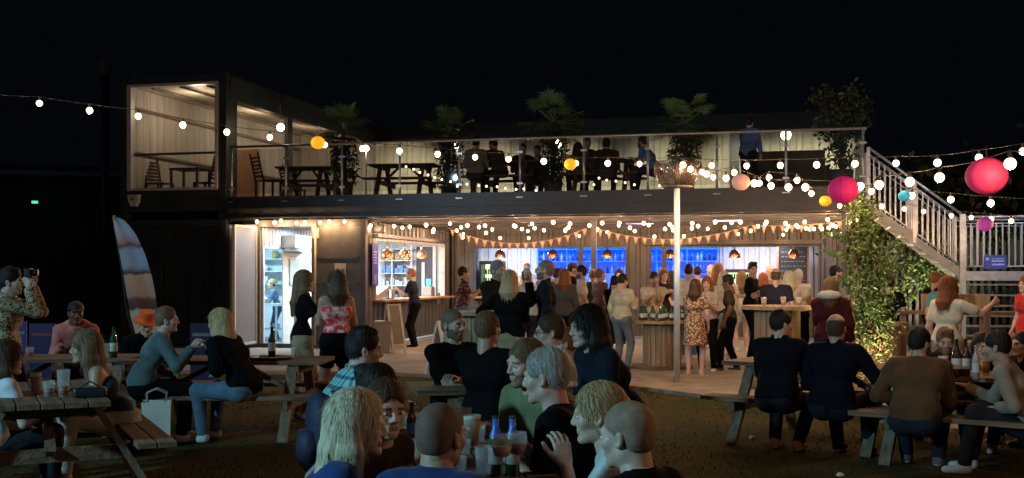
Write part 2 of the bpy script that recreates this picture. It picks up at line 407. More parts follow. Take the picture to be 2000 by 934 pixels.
def person(label, px, Y, top, face, sit=False, sex='m', skin='fair', hair=('short', 'brown'), beard=False, shirt=(.02, .02, .025), sl='short', cut='tee', legs=(.02, .022, .03), lk='long', arms=('relax', 'relax'),
           head=(0, .0, 0), lean=None, side=0., shoe=(.6, .6, .58), wide=1., feet=None, group=None, glasses=False, base=0., seat=.45, near=None, props=None, hem=0., cat='person', hairl=.30, hands=('relax', 'relax'), S=None):
    NP[0] += 1; rs = np.random.default_rng(NP[0]); fem = sex == 'f'
    if near is None: near = 0 if Y > 15 else (1 if Y > 8.7 else 2)
    hb = (.022, .015, .011)[near]; hh = (.0085, .0062, .0042)[near]; hd = (.0085, .007, .0048)[near]
    ztop = CZ+(HY-top)/F*Y-base
    pz = .93 if not sit else (seat+.09)
    def spine(Ln):
        dr = lambda a: np.array((side*math.sin(max(a, .2))*.6+side*.15, math.sin(a), math.cos(a)))
        P = np.array((0, 0, pz)); wa = P+.13*dr(Ln*.5); ch = wa+.20*dr(Ln); sh = ch+.145*dr(Ln*1.05)
        nk = sh+.055*dr(Ln*.8); hc = nk+.135*dr(Ln*.45+.08)
        return P, wa, ch, sh, nk, hc
    ln = lean if lean is not None else (.06 if not sit else .22)
    if S is None:
        if sit:
            if lean is None:
                best = min(np.arange(.02, .56, .03), key=lambda a: abs(spine(a)[5][2]+.125-ztop)); ln = float(best)
            hz = spine(ln)[5][2]+.125; dz_ = float(np.clip(hz-ztop, 0, .13)) if hz-ztop > .03 else 0; pz -= dz_
            S = 1.0; hz = spine(ln)[5][2]+.125; off = (ztop-hz) if abs(ztop-hz) > .02 else 0
            S = float(np.clip(1+off/.8, .93, 1.08))
        else:
            S = float(np.clip(ztop/(spine(ln)[5][2]+.125), .86, 1.10))
    P, wa, ch, sh, nk, hc = spine(ln)
    X = lambda a: np.array((a, 0, 0)); fw = (0, 1, 0); up = (sh-ch)/np.linalg.norm(sh-ch); tn = np.cross((1, 0, 0), up)*1.0; tn /= np.linalg.norm(tn)
    sw = (.150 if fem else .172)*wide
    # arms
    A = []
    for i, s in enumerate((-1, 1)):
        S0 = sh+X(s*sw)-np.array((0, 0, .012)); a = arms[i]
        if isinstance(a, tuple): tgt = np.array(a, float) if len(a) == 3 else S0; tgt = P+tgt if len(a) == 3 else tgt
        elif a == 'relax': tgt = S0+(s*.075, .06, -.50)
        elif a == 'table': tgt = np.array((s*.13+side*.1, max(.40, sh[1]+.22), pz+.265))
        elif a == 'tablefar': tgt = np.array((s*.16, max(.48, sh[1]+.32), pz+.27))
        elif a == 'lap': tgt = np.array((s*.09, .24, pz+.13))
        elif a == 'drink': tgt = hc+(s*.06, .19, -.13)
        elif a == 'chin': tgt = hc+(s*.05, .13, -.20)
        elif a == 'hold': tgt = ch+(s*.07, .32, .0)
        elif a == 'crossed': tgt = ch+(-s*.10, .19+.03*s, -.06)
        elif a == 'hip': tgt = P+(s*.22, -.02, .10)
        elif a == 'eye': tgt = hc+(s*.07, .17, -.04)
        elif a == 'bench': tgt = P+(s*.30, .0, -.04)
        elif a == 'raise': tgt = sh+(s*.18, .28, .26)
        hint = (s*.32, -.35, -1) if not isinstance(a, tuple) else (s*.6, -.3, -1)
        el, wr = ik(S0, tgt, .285, .25, hint); A.append((S0, el, wr))
    # legs
    G = []
    for i, s in enumerate((-1, 1)):
        H = P+(s*.088, 0, -.03); 
        if feet is not None: ft = np.array((*feet[i], .075)) if len(feet[i]) == 2 else np.array(feet[i])
        elif sit: ft = np.array((s*(.11+.05*rs.random()), .40+.12*rs.random(), .075))
        else: ft = np.array((s*(.09+.03*rs.random()), -.04+.10*rs.random(), .075))
        kn, an = ik(H, ft, .425, .43, (s*.18, 1, .15)); G.append((H, kn, an))
    thick = 1.+.35*(wide-1)
    def torso(f, e, kk=.06):
        q = 1.22/wide**.3
        rp = (.098 if not fem else .106)*wide**.5+e; f.cap(P+X(-.062), P+X(.062), rp, rp, kk, sq=(fw, 1.04))
        ww = .068 if not fem else .055; rw = (.088 if not fem else .078)*wide**.8+e; f.cap(wa+X(-ww), wa+X(ww), rw, rw, kk, sq=(tn, 1.02))
        rc = (.102 if not fem else .092)*wide**.7+e; f.cap(ch+X(-.078), ch+X(.078), rc, rc, kk, sq=(tn, 1.08))
        f.cap(sh+X(-sw+.05)-up*.02, sh+X(sw-.05)-up*.02, .064+e, .064+e, kk)
        f.cap(sh-up*.0, nk+up*.02, .062+e*.6, .050+e*.4, .05)
        if fem:
            for s in (-1, 1): f.ell(ch+X(s*.068)+tn*-.0+np.array((0, .085, .0)), (.058+e, .055+e, .058+e), .03)
        elif wide > 1.12: f.ell(wa+np.array((0, .05, .02)), (.12*wide+e, .10*wide+e, .12+e), .05)
    def bounds(pts, r): pts = np.array(pts); return pts.min(0)-r, pts.max(0)+r
    allp = [P, wa, ch, sh, nk, hc]+[p for a in A for p in a]+[p for g in G for p in g]
    toR = lambda v: v*S
    # body
    f = Field(*bounds(allp, .2), hb); torso(f, -.004)
    for S0, el, wr in A:
        f.cap(S0, el, .047*thick, .038, .04); f.cap(el, el*.6+wr*.4, .038, .037, .02); f.cap(el*.6+wr*.4, wr, .037, .026, .02)
    for H, kn, an in G:
        f.cap(H, kn, .088, .055, .05); f.cap(kn, kn*.6+an*.4, .052, .054, .03); f.cap(kn*.6+an*.4, an, .054, .036, .02); f.cap(an+(0, .0, -.03), an+(0, .13, -.048), .034, .026, .02)
    f.cap(sh, nk+(hc-nk)*.5, .05, .05 if not fem else .045, .03)
    bv, bq = f.mesh(); parts = [(bv, bq, 0)]
    R = rotm(*head)
    for v, q, m in head_geo(sex, hh, beard): parts.append((v@R.T+hc, q, m))
    for i, (S0, el, wr) in enumerate(A):
        hk = hands[i]; a = arms[i]
        if hk == 'relax' and a in ('drink', 'hold', 'eye'): hk = 'grip'
        v, q = hand_geo(hk, 1 if i else -1, hd)
        d = wr-el; d /= np.linalg.norm(d); s = -1 if i == 0 else 1
        if a in ('table', 'tablefar', 'lap', 'bench'): pn = np.array((0, 0, 1.)); d = d*.6+np.array((-s*.35, .5, 0)) if a != 'bench' else d; d = d/np.linalg.norm(d)
        elif a in ('relax', 'hip'): pn = np.array((s*1., 0, 0.))
        else: pn = np.array((s*.8, -.5, .2))
        pn = pn-d*pn.dot(d); pn /= np.linalg.norm(pn); x = np.cross(d, pn)
        B = np.stack([x*1.0, d, pn], 1)
        parts.append((v@B.T+wr, q, 0))
    parts = [(v*S, q, m) for v, q, m in parts]
    sm = mat('skin_'+skin, SK[skin], .5, var=.07, scale=25, bump=.08, bscale=120); lipc = tuple(np.array(SK[skin])*(.82, .62, .62))
    hm = mat('hair_'+hair[1], HC[hair[1]], .6, var=.3, scale=3, stretch=(60, 60, 3), bump=.3, bscale=4, spec=.3)
    root_me = mkmesh('person', parts, [sm, mat('lips_'+skin, lipc, .45), mat('hair_'+(hair[1] if hair[1] not in ('cap', 'orange') else 'dark'), HC[hair[1]], .6), mat('eye_white', (.7, .68, .65), .25), mat('eye_iris', (.03, .02, .015), .2), mat('beard_%s_%s' % (hair[1], skin), tuple(.62*np.array(HC['dark' if hair[1] in ('cap', 'orange') else hair[1]])+.38*np.array(SK[skin])*.6), .8)])
    o = bpy.data.objects.new('person', root_me); COL.objects.link(o); tag(o, label, cat, group)
    fa = math.radians(face)-PI/2; c_, s_ = math.cos(fa), math.sin(fa)
    hx, hy = hc[0]*S, hc[1]*S; hX = (px-CX)/F*Y
    o.location = (hX-(c_*hx-s_*hy), Y-(s_*hx+c_*hy), base); o.rotation_euler.z = fa
    def part(name, pr, mats):
        me = mkmesh(name, pr, mats); p = bpy.data.objects.new(name, me); COL.objects.link(p); p.parent = o; return p
    def crease(v, amp, fz=1.):
        a = rs.normal(size=(5, 3))*np.array((16, 16, 22*fz)); ph = rs.random(5)*6; d = np.zeros(len(v))
        for i in range(5): d += np.sin(v@a[i]+ph[i]+1.6*np.sin(v@a[(i+2) % 5]*.5))
        n = v-np.array((0, v[:, 1].mean(), 0)); n[:, 2] = 0; n /= (np.linalg.norm(n, axis=1)[:, None]+.03)
        return v+n*(d*amp)[:, None]
    # top garment
    hg = hb*.85
    e = {'tee': .013, 'shirt': .016, 'jacket': .024, 'hoodie': .028, 'tank': .010, 'strapless': .010, 'dress': .012, 'sweater': .020}[cut]
    if cut != 'none':
        f = Field(*bounds(allp, .22), hg); torso(f, e)
        if cut in ('jacket', 'hoodie', 'shirt', 'sweater', 'tee'):
            f.cap(P+X(-.06)+(0, 0, .04), P+X(.06)+(0, 0, .04), .098*wide**.5+e*.8, .098*wide**.5+e*.8, .05)
        hz = -.09-hem if cut in ('jacket',) else (-.03-hem if cut != 'tank' else .02-hem)
        if cut == 'jacket' and not sit: hz = -.12-hem
        if cut != 'dress': f.plane(P+np.array((0, 0, hz if not sit else max(hz, -.07))), (0, 0, -1))
        else:
            drop = hem or .45
            if not sit: f.cap(P+(0, 0, .02), P+(0, .01, -drop), .165, .225, .05, flat=True, sq=(fw, 1.15))
        if cut in ('strapless', 'tank'): f.plane(ch+up*(.06 if cut == 'strapless' else .10), up)
        else: f.cap(nk-up*.015, nk+up*.15, .062 if cut not in ('hoodie', 'jacket', 'sweater') else .058, .10, .01, 's'); f.plane(nk+up*(.012 if cut in ('tee', 'dress') else .035), up)
        sl_ = {'none': 0, 'short': .72, 'long': 2}[sl]
        for S0, el, wr in A:
            ra, rb = .053*thick+e*.65, .044+e*.7
            if sl_ >= 1: f.cap(S0, el, ra, rb, .02); f.cap(el, el+(wr-el)*.96, rb, .036+e*.7, .02, flat=True)
            elif sl_ > 0: f.cap(S0, S0+(el-S0)*sl_, ra, ra*.98, .018, flat=True)
        if cut == 'tank':
            for s in (-1, 1): f.cap(ch+up*.09+X(s*.085)+tn*0+np.array((0, .07, 0)), sh+X(s*.07)+up*.065, .018, .014, .01); f.cap(ch+up*.09+X(s*.085)-np.array((0, .09, 0)), sh+X(s*.07)+up*.065, .018, .014, .01)
        if cut == 'hoodie':
            for i in range(7):
                a = PI*(i+.0)/6; f.ell(nk+np.array((.085*math.cos(a), -.02-.075*math.sin(a), .012+.01*math.sin(a))), (.045, .045, .036), .03)
        if cut in ('jacket', 'shirt'):
            for s in (-1, 1): f.cap(nk+np.array((s*.055, .045, .0)), nk+np.array((s*.052, -.05, .028)), .016, .018, .012)
        v, q = f.mesh(); v = crease(v, .0022 if cut != 'jacket' else .0030)*S
        nm = {'tee': 'shirt', 'shirt': 'shirt', 'jacket': 'jacket', 'hoodie': 'hoodie', 'tank': 'top', 'strapless': 'top', 'dress': 'dress', 'sweater': 'sweater'}[cut]
        part(nm, [(v, q, 0)], [fabric(shirt)])
    if cut != 'dress' or sit:
        f = Field(*bounds([P]+[p for g in G for p in g], .25), hg); e2 = .012
        f.cap(P+X(-.075), P+X(.075), .110*wide**.5+e2, .110*wide**.5+e2, .05); f.cap(P+X(-.05)+(0, 0, .09), P+X(.05)+(0, 0, .09), .095*wide+e2, .095*wide+e2, .05)
        f.plane(P+np.array((0, 0, .10 if cut in ('strapless', 'tank', 'none') else (.015 if sit else .05))), (0, 0, 1))
        if lk == 'skirt' and not sit: f.cap(P+(0, 0, -.06), P+(0, .01, -.5), .145, .21, .05, flat=True, sq=(fw, 1.15))
        for H, kn, an in G:
            if lk == 'skirt' and not sit: continue
            if lk in ('short', 'skirt'): f.cap(H, H+(kn-H)*.62, .100, .088, .05, flat=True)
            else: f.cap(H, kn, .100, .070, .05); f.cap(kn, an+(0, 0, .0), .070, .055, .03, flat=True)
        v, q = f.mesh(); v = crease(v, .0014, 2)*S; part({'short': 'shorts', 'skirt': 'skirt', 'long': 'trousers'}[lk], [(v, q, 0)], [fabric(legs)])
    if shoe is not None:
        for H, kn, an in G:
            f = Field(an-(.09, .11, .09), an+(.09, .25, .07), max(.009, hd)); f.cap(an+(0, -.01, -.005), an+(0, .02, -.03), .046, .044, .02); f.cap(an+(0, -.02, -.036), an+(0, .135, -.046), .040, .036, .03, sq=((0, 0, 1), 1.1)); f.plane((0, 0, .004), (0, 0, -1))
            v, q = f.mesh(); c = v[q].mean(1); part('shoe', [(v*S, q, np.where(c[:, 2] < .028, 1, 0))], [fabric(shoe), mat('shoe_sole', (.5, .5, .48), .6)])
    st = hair[0]
    if st == 'cap' or st == 'beanie' or st == 'bucket':
        hp = [(v@R.T+hc, q, m) for v, q, m in hair_geo(st, hh)]; part('hat', [(v*S, q, m) for v, q, m in hp], [hm])
        hp = [(v@R.T+hc, q, m) for v, q, m in hair_geo('buzz', hh)]; part('hair', [(v*S, q, m) for v, q, m in hp], [mat('hair_dark', HC['dark'], .6)])
    elif st != 'bald':
        base_h = hair_geo(st, hh if st not in ('long', 'wavy', 'bob') else max(hh*1.3, .006), hairl)
        if near >= 1:
            v0 = base_h[0][0]; lng = st in ('long', 'wavy', 'bob', 'tied'); n = (4200 if lng else 2600) if near == 2 else 900
            if st == 'buzz': n = n//2
            p0 = v0[rs.integers(0, len(v0), n)]; nn = p0-np.array((0, -.02, np.minimum(p0[:, 2], .03).mean())); nn[:, 2] = np.where(p0[:, 2] > .03, p0[:, 2]-.03, 0); nn /= np.linalg.norm(nn, axis=1)[:, None]+1e-6
            dn_ = np.array((0, 0, -1.))[None]+rs.normal(0, .10, (n, 3))+p0*np.array((9, 9, 0))*(p0[:, 2:3] > .03) + np.array((0, -.5 if not lng else -.1, 0)); dn_ -= nn*(dn_*nn).sum(1)[:, None]; dn_ /= np.linalg.norm(dn_, axis=1)[:, None]+1e-6
            L_ = (rs.uniform(.012, .035, n) if st == 'tied' else rs.uniform(.03, .09, n) if lng else rs.uniform(.010, .022, n) if st != 'buzz' else rs.uniform(.003, .006, n))[:, None]
            wv = np.cross(dn_, nn)*(.0011 if near == 2 else .0018); a_ = p0-nn*.002; m_ = p0+dn_*L_*.5+nn*(.002 if lng else .12*L_); e_ = p0+dn_*L_*(1 if lng else .75)+nn*(rs.uniform(-.004, .005, n)[:, None] if lng else rs.uniform(.0, .25, n)[:, None]*L_)
            sv_ = np.stack([a_-wv, a_+wv, m_+wv, m_-wv, e_+wv*.3, e_-wv*.3], 1).reshape(-1, 3); ix = np.arange(n)[:, None]*6
            base_h = base_h+[(sv_, np.concatenate([ix+np.array([[0, 1, 2, 3]]), ix+np.array([[3, 2, 4, 5]])]), 0)]
        hp = [(v@R.T+hc, q, m) for v, q, m in base_h]
        part('hair', [(v*S, q, m) for v, q, m in hp], [hm if st != 'buzz' else mat('stubble_%s_%s' % (hair[1], skin), tuple(.55*np.array(HC[hair[1]])+.45*np.array(SK[skin])*.75), .75, var=.2, scale=30)])

    if glasses:
        b = MB()
        for s in (-1, 1):
            b.tube([(s*.033+.021*math.cos(t), .103, -.003+.016*math.sin(t)) for t in np.linspace(0, 2*PI, 13)], .0022, 5); b.tube([(s*.054, .101, .004), (s*.076, .06, .004), (s*.080, -.005, .004)], .002, 5)
        b.tube([(-.012, .105, .002), (.012, .105, .002)], .002, 5)
        b.v = [tuple((R@np.array(p)+hc)*S) for p in b.v]; b.build('glasses', mat('glasses_frame', (.02, .02, .02), .3), o)
    if props:
        wpos = []
        for S0, el, wr in A:
            d = wr-el; d /= np.linalg.norm(d); p = (wr+d*.075)*S
            wpos.append(Vector((o.location.x+c_*p[0]-s_*p[1], o.location.y+s_*p[0]+c_*p[1], base+p[2])))
        props(o, wpos, fa)
    o['pelvis_h'] = float(P[2]*S)
    return o
# ------------------------------------------------------------------ materials of the place
steel_dark = mat('container_paint', (.022, .030, .038), .45, var=.3, scale=2, bump=.15, bscale=14)
steel_grey = mat('container_paint_grey', (.085, .080, .080), .5, var=.2, scale=2.5, bump=.15, bscale=14)
beamm = mat('beam_paint', (.026, .028, .032), .4, var=.25, scale=2)
cream = mat('lining_board', (.50, .46, .36), .6, var=.12, scale=1.5, stretch=(3, 3, .6), bump=.15, bscale=4)
creamw = mat('frame_cream', (.55, .50, .42), .45, var=.08)
whitep = mat('white_panel', (.72, .76, .80), .5, var=.06)
whitecor = mat('white_corrugation', (.60, .60, .62), .5, var=.1)
galv = mat('galvanised_steel', (.46, .47, .49), .35, .6, var=.2, scale=8)
chrome = mat('brushed_steel', (.62, .64, .66), .22, .9, var=.08)
glassm = mat('glass', (.015, .018, .018), .03, alpha=.16, var=.02, spec=.12)
ceilm = mat('soffit_panel', (.055, .055, .065), .55, var=.1, scale=3)
copper = mat('copper', (.62, .26, .13), .25, .9, var=.1)
blackm = mat('black_satin', (.012, .012, .014), .45, var=.2)
conc = mat('paving', (.20, .185, .165), .8, col2=(.35, .32, .285), scale=2.2, bump=.35, bscale=18)
W1 = wood('timber_table', (.10, .058, .032), (.23, .145, .085)); W1y = wood('timber_leg', (.13, .08, .05), (.26, .18, .12), 2)
W2 = wood('timber_spool', (.22, .14, .075), (.38, .26, .15), 2); W3 = wood('timber_counter', (.30, .15, .07), (.42, .23, .11)); Wd = wood('timber_dark', (.035, .020, .013), (.08, .048, .03))

def corr(mb, ax, fx, a0, a1, z0, z1, sg, holes=(), per=.278, amp=.036, mi=0):
    ks = []; n = int(math.ceil((a1-a0)/per))
    for i in range(n+1):
        for f_, o_ in ((0, 0), (.25, 0), (.37, 1), (.63, 1), (.75, 0)):
            a = a0+(i+f_)*per
            if a0 <= a <= a1: ks.append((a, o_))
    pts = dict(ks); 
    def off(a):
        t = ((a-a0)/per) % 1
        return 0 if t <= .25 or t >= .75 else (1 if .37 <= t <= .63 else ((t-.25)/.12 if t < .37 else (.75-t)/.12))
    A = sorted(set([a for a, _ in ks]+[a0, a1]+[h for H in holes for h in H[:2] if a0 < h < a1]))
    for a, b in zip(A[:-1], A[1:]):
        if b-a < 1e-5: continue
        m = (a+b)/2; zs = [(z0, z1)]
        for H in holes:
            if H[0] < m < H[1]:
                nz = []
                for p, q in zs:
                    if H[2] > p: nz.append((p, min(q, H[2])))
                    if H[3] < q: nz.append((max(p, H[3]), q))
                zs = [t for t in nz if t[1]-t[0] > 1e-4]
        oa, ob = fx+sg*amp*off(a), fx+sg*amp*off(b)
        for p, q in zs:
            P = [(a, oa, p), (b, ob, p), (b, ob, q), (a, oa, q)]
            if ax == 'v': P = [(y, x, z) for x, y, z in P]
            mb.add(P, [(0, 1, 2, 3)], mi)

# ------------------------------------------------------------------ ground
g = MB(); N = 60
g.add([(-400, -60, 0), (400, -60, 0), (400, 700, 0), (-400, 700, 0)], [(0, 1, 2, 3)])
grassm = mat('grass_ground', (.028, .038, .010), .95, col2=(.080, .060, .022), scale=.7, bump=.7, bscale=45, spec=.1)
tag(g.build('ground', grassm), kind='structure')
pv = MB(); edge = [(-14, 18.6), (-6, 18.2), (-2.0, 17.8), (1.56, 15.86), (2.7, 14.2), (4.57, 11.2), (6.5, 8.6), (9, 6)]
V_ = []; nE = len(edge)
for x, y in edge: V_.append((x, y, .10))
for x, y in edge: V_.append((x+8*.25+(9 if x > 3 else 0), 45 if x < 5 else 45, .10))
for x, y in edge: V_.append((x, y-.001, -.05))
F_ = [(i, i+1, nE+i+1, nE+i) for i in range(nE-1)]+[(2*nE+i, 2*nE+i+1, i+1, i) for i in range(nE-1)]
pv.add(V_, F_); V_[0:0] = []
PVZ = .03
pv.v = [(x, y, PVZ if z > .05 else z) for x, y, z in pv.v]
m = conc; n = m.node_tree
tag(pv.build('paving', conc), kind='structure')
kb = MB()
for (x0, y0), (x1, y1) in zip(edge[:-1], edge[1:]): kb.beam((x0, y0, .015), (x1, y1, .015), .14, .075)
tag(kb.build('paving_edge_kerb', mat('kerb', (.24, .20, .16), .8, var=.2)), kind='structure')
# trodden grass: thin blades on the lawn nearest the viewer
nb = 42000; bx_ = RNG.uniform(-4.5, 7.2, nb); by_ = RNG.uniform(7.6, 17.5, nb)
ed = np.interp(bx_, [e[0] for e in edge], [e[1] for e in edge]); ok = by_ < ed-.05; bx_, by_ = bx_[ok], by_[ok]; nb = len(bx_)
dens = np.sin(bx_*1.3+by_*.7)+np.sin(bx_*2.9-by_*1.9); ok = RNG.random(nb) < .55+.25*dens; bx_, by_ = bx_[ok], by_[ok]; nb = len(bx_)
an = RNG.uniform(0, 2*PI, nb); hh_ = RNG.uniform(.010, .028, nb); wd = RNG.uniform(.003, .006, nb)
vv = np.zeros((nb, 4, 3)); dx, dy = np.cos(an), np.sin(an)
vv[:, 0] = np.stack([bx_-dx*wd, by_-dy*wd, 0*hh_], 1); vv[:, 1] = np.stack([bx_+dx*wd, by_+dy*wd, 0*hh_], 1)
lx, ly = RNG.normal(0, .014, nb), RNG.normal(0, .014, nb)
vv[:, 2] = np.stack([bx_+dx*wd*.3+lx, by_+dy*wd*.3+ly, hh_], 1); vv[:, 3] = np.stack([bx_-dx*wd*.3+lx, by_-dy*wd*.3+ly, hh_], 1)
me = mkmesh('grass_blades', [(vv.reshape(-1, 3), np.arange(nb*4).reshape(-1, 4), 0)], [mat('grass_blade', (.030, .036, .009), .85, var=.5, scale=3)])
tag(bpy.data.objects.new('grass_blades', me), kind='stuff'); COL.objects.link(bpy.data.objects['grass_blades'])

# ------------------------------------------------------------------ lower left container (closed)
DZ = 3.22          # terrace floor
t = bthing('shipping_container', 'dark navy ground-level shipping container with closed plank-like end doors, under the glass-fronted room', 'container')
uL, uR = u_of(236), -.03
b = MB(); corr(b, 'v', uL+.03, 0.1, 12, .15, 2.75, 1); b.bx(uL, uR, 11.9, 12, .12, 2.75); b.build('side_wall', steel_dark, t)
b = MB(); b.bx(uL, uR, .0, 12, 2.72, 2.78); b.build('roof', steel_dark, t)
b = MB()
for u0 in (uL, uR-.14): b.bx(u0, u0+.14, -.02, .14, 0, 2.80)
b.bx(uL+.14, uR-.14, -.01, .12, 2.62, 2.78); b.bx(uL+.14, uR-.14, -.01, .12, .06, .2)
for u0 in (uL, uR-.17): b.bx(u0-.01, u0+.18, -.04, .15, 2.80, 2.92)
b.build('frame', steel_dark, t, bevel=.01)
for k in range(2):
    b = MB(); a0 = uL+.15+k*(uR-uL-.3)/2; a1 = a0+(uR-uL-.3)/2-.015
    b.bx(a0, a1, .05, .09, .19, 2.63)
    for q in (.27, .73): b.bx(a0+(a1-a0)*q-.02, a0+(a1-a0)*q+.02, .02, .05, .21, 2.6)
    for z in (.5, 1.2, 1.9, 2.45): b.bx(a0+.03, a1-.03, .035, .05, z-.05, z+.05)
    dl = b.build('door', steel_dark, t)
    h = MB()
    for q in (.27, .73): h.tube([(a0+(a1-a0)*q+.04, .0, .25), (a0+(a1-a0)*q+.04, .0, 2.55)], .014, 6)
    h.build('locking_bar', mat('bar_paint', (.06, .065, .07), .35, .5), dl)

# ------------------------------------------------------------------ upper left container: glazed lounge
t = bthing('lounge_container', 'upper shipping container turned into a lit lounge with cream lining and white-framed end window', 'container')
zt = 5.86; zf = DZ-.03; VB = 8.9
b = MB()
for u0 in (uL, uR-.16): b.bx(u0, u0+.16, -.02, .14, 2.93, zt)
b.bx(uL+.16, uR-.16, -.01, .13, 5.76, 5.84); b.bx(uL+.16, uR-.16, -.01, .13, 2.95, 3.42)
for u0 in (uL-.01, uR-.17):
    b.bx(u0, u0+.18, -.04, .15, zt, zt+.1)
vo = [v_of(466, 0), v_of(565, 0), v_of(574, 0), 6.0, 6.12]
zo = z_of(198, 0, vo[0])
b.bx(-.16, -.02, .14, VB+.3, zo, zt-.01)                  # side header
b.bx(-.14, -.03, .14, vo[0], 3.2, zo); b.bx(-.13, -.03, vo[1], vo[2], 3.2, zo); b.bx(-.13, -.03, vo[3], vo[4], 3.2, zo)
b.build('frame', steel_dark, t, bevel=.008)
b = MB(); corr(b, 'v', uL+.02, .14, VB+.3, 3.0, zt-.05, 1); b.build('side_wall', steel_dark, t)
b = MB(); b.bx(uL, -.0, 0, VB+.3, zt-.03, zt+.03); b.build('roof', steel_dark, t)
b = MB(); b.bx(uL+.1, -.16, .14, VB+.3, zf-.06, zf); b.build('floor', mat('deck_boards', (.08, .055, .04), .6, var=.3, stretch=(1, 12, 1)), t)
b = MB(); x = .16                                            # boarded lining with grooves on the far-left side wall and ceiling
while x < VB+.2:
    b.bx(uL+.10, uL+.125, x, x+.265, zf, 5.74); x += .275
x = uL+.14
while x < -.2:
    b.bx(x, x+.265, VB+.16, VB+.18, zf, 5.74); x += .275
b.build('lining', mat('lounge_board', (.40, .37, .33), .6, var=.16, scale=2, stretch=(2, 2, .5), bump=.15, bscale=4), t)
b = MB(); b.bx(uL+.13, -.17, .15, VB+.2, 5.745, 5.77); b.build('ceiling_lining', cream, t)
b = MB()
for q in (.55, 1.25, 1.9): b.beam((uL+.1+q, .2, 5.70), (uL+.1+q, VB, 5.70), .05, .05)
b.beam((uL+.16, .2, 5.28), (uL+.16, VB, 5.28), .05, .07); b.beam((uL+.16, .2, 4.30), (uL+.16, VB, 4.30), .04, .05)
b.build('ceiling_batten', mat('batten', (.12, .085, .06), .6), t)
a0, a1 = u_of(250), u_of(426); z0, z1 = z_of(372, (a0+a1)/2), z_of(163, (a0+a1)/2)
b = MB(); e = .055
b.bx(a0, a0+.10, -.05, .1, z0, z1); b.bx(a1-e, a1, -.05, .1, z0, z1); b.bx(a0+.10, a1-e, -.05, .1, z1-e, z1); b.bx(a0+.10, a1-e, -.05, .1, z0, z0+e)
wf = b.build('window', mat('window_white', (.5, .52, .56), .4, var=.05), t)
b = MB(); b.bx(a0+.1, a1-e, .02, .032, z0+e, z1-e); b.build('glass', glassm, wf)
b = MB(); b.beam((a0+.11, .06, 4.22), (a1-e, .06, 4.22), .03, .05); b.build('guard_rail', mat('rail_grey', (.22, .20, .19), .4, .4), wf)
a0 = u_of(265)
t = bthing('alarm_box', 'small white alarm siren box on the dark container corner beneath the lounge window', 'alarm box', uv=(a0, -.03))
b = MB(); zz = z_of(392, a0); P_ = [(-.14, .12), (.14, .12), (.13, -.02), (.07, -.13), (-.07, -.13), (-.13, -.02)]
b.add([(x, -.09+.02*(z < 0), zz+z) for x, z in P_]+[(x*1.06, .0, zz+z*1.06) for x, z in P_], [(0, 1, 2, 3, 4, 5)[::-1]]+[(i, (i+1) % 6, 6+(i+1) % 6, 6+i) for i in range(6)])
b.build('casing', mat('alarm_white', (.66, .68, .70), .4), t, bevel=.012)
b = MB(); b.lathe([(.0, .0), (.04, .0), (.04, .012), (0, .012)], (0, 0, 0), 14); b.v = [(x, -.092-z, zz+.03+y) for x, y, z in b.v]; b.build('lens', mat('lens_grey', (.25, .27, .3), .3), t)

# ------------------------------------------------------------------ terrace: slab, beam, soffit, posts
UE = u_of(1690)
t = bthing('roof_terrace', 'raised steel terrace with dark front beam spanning above the bar', 'terrace')
b = MB(); b.bx(0, UE, .0, VB, DZ-.08, DZ); b.build('deck_floor', mat('terrace_floor', (.06, .05, .04), .7, var=.3), t)
b = MB(); b.bx(0, UE, -.02, .06, 3.00, DZ+.03); b.bx(0, UE, -.09, .06, 2.97, 3.0); b.bx(0, UE, -.06, .02, 2.80, 2.97); b.bx(0, UE, -.11, .02, 2.775, 2.80)
for k in range(26): b.bx(.3+k*.5, .36+k*.5, -.075, -.06, 2.86, 2.89)
b.bx(UE-.08, UE, .06, VB, 2.8, DZ+.03)
b.build('front_beam', beamm, t)
b = MB(); b.bx(.02, UE-.1, .07, 6.0, 2.745, 2.77); cl = b.build('soffit', ceilm, t)
b = MB()
for k in range(6): b.beam((.1, .5+k*1.0, 2.72), (UE-.1, .5+k*1.0, 2.72), .05, .04)
b.build('soffit_batten', ceilm, t)
for px_, v_, c_ in ((1160, .9, .10), (1648, .3, .10)):
    b = MB(); u0 = u_of(px_, v_); b.bx(u0-c_/2, u0+c_/2, v_-c_/2, v_+c_/2, 0.03, 2.74); b.bx(u0-.1, u0+.1, v_-.1, v_+.1, .03, .045); b.build('post', steel_grey, t, bevel=.006)
# strip lights recessed in the soffit
for px_, v_, c in ((960, 2.6, (1, .9, .75)), (1250, 3.4, (.55, .5, 1)), (1420, 2.4, (.8, 1, .55))):
    u0 = u_of(px_, v_); b = MB(); b.bx(u0-.3, u0+.3, v_-.06, v_+.06, 2.725, 2.744)
    b.build('strip_light', mat('strip_%d' % px_, (.8, .8, .8), .5, emit=c, estr=2.2), t)

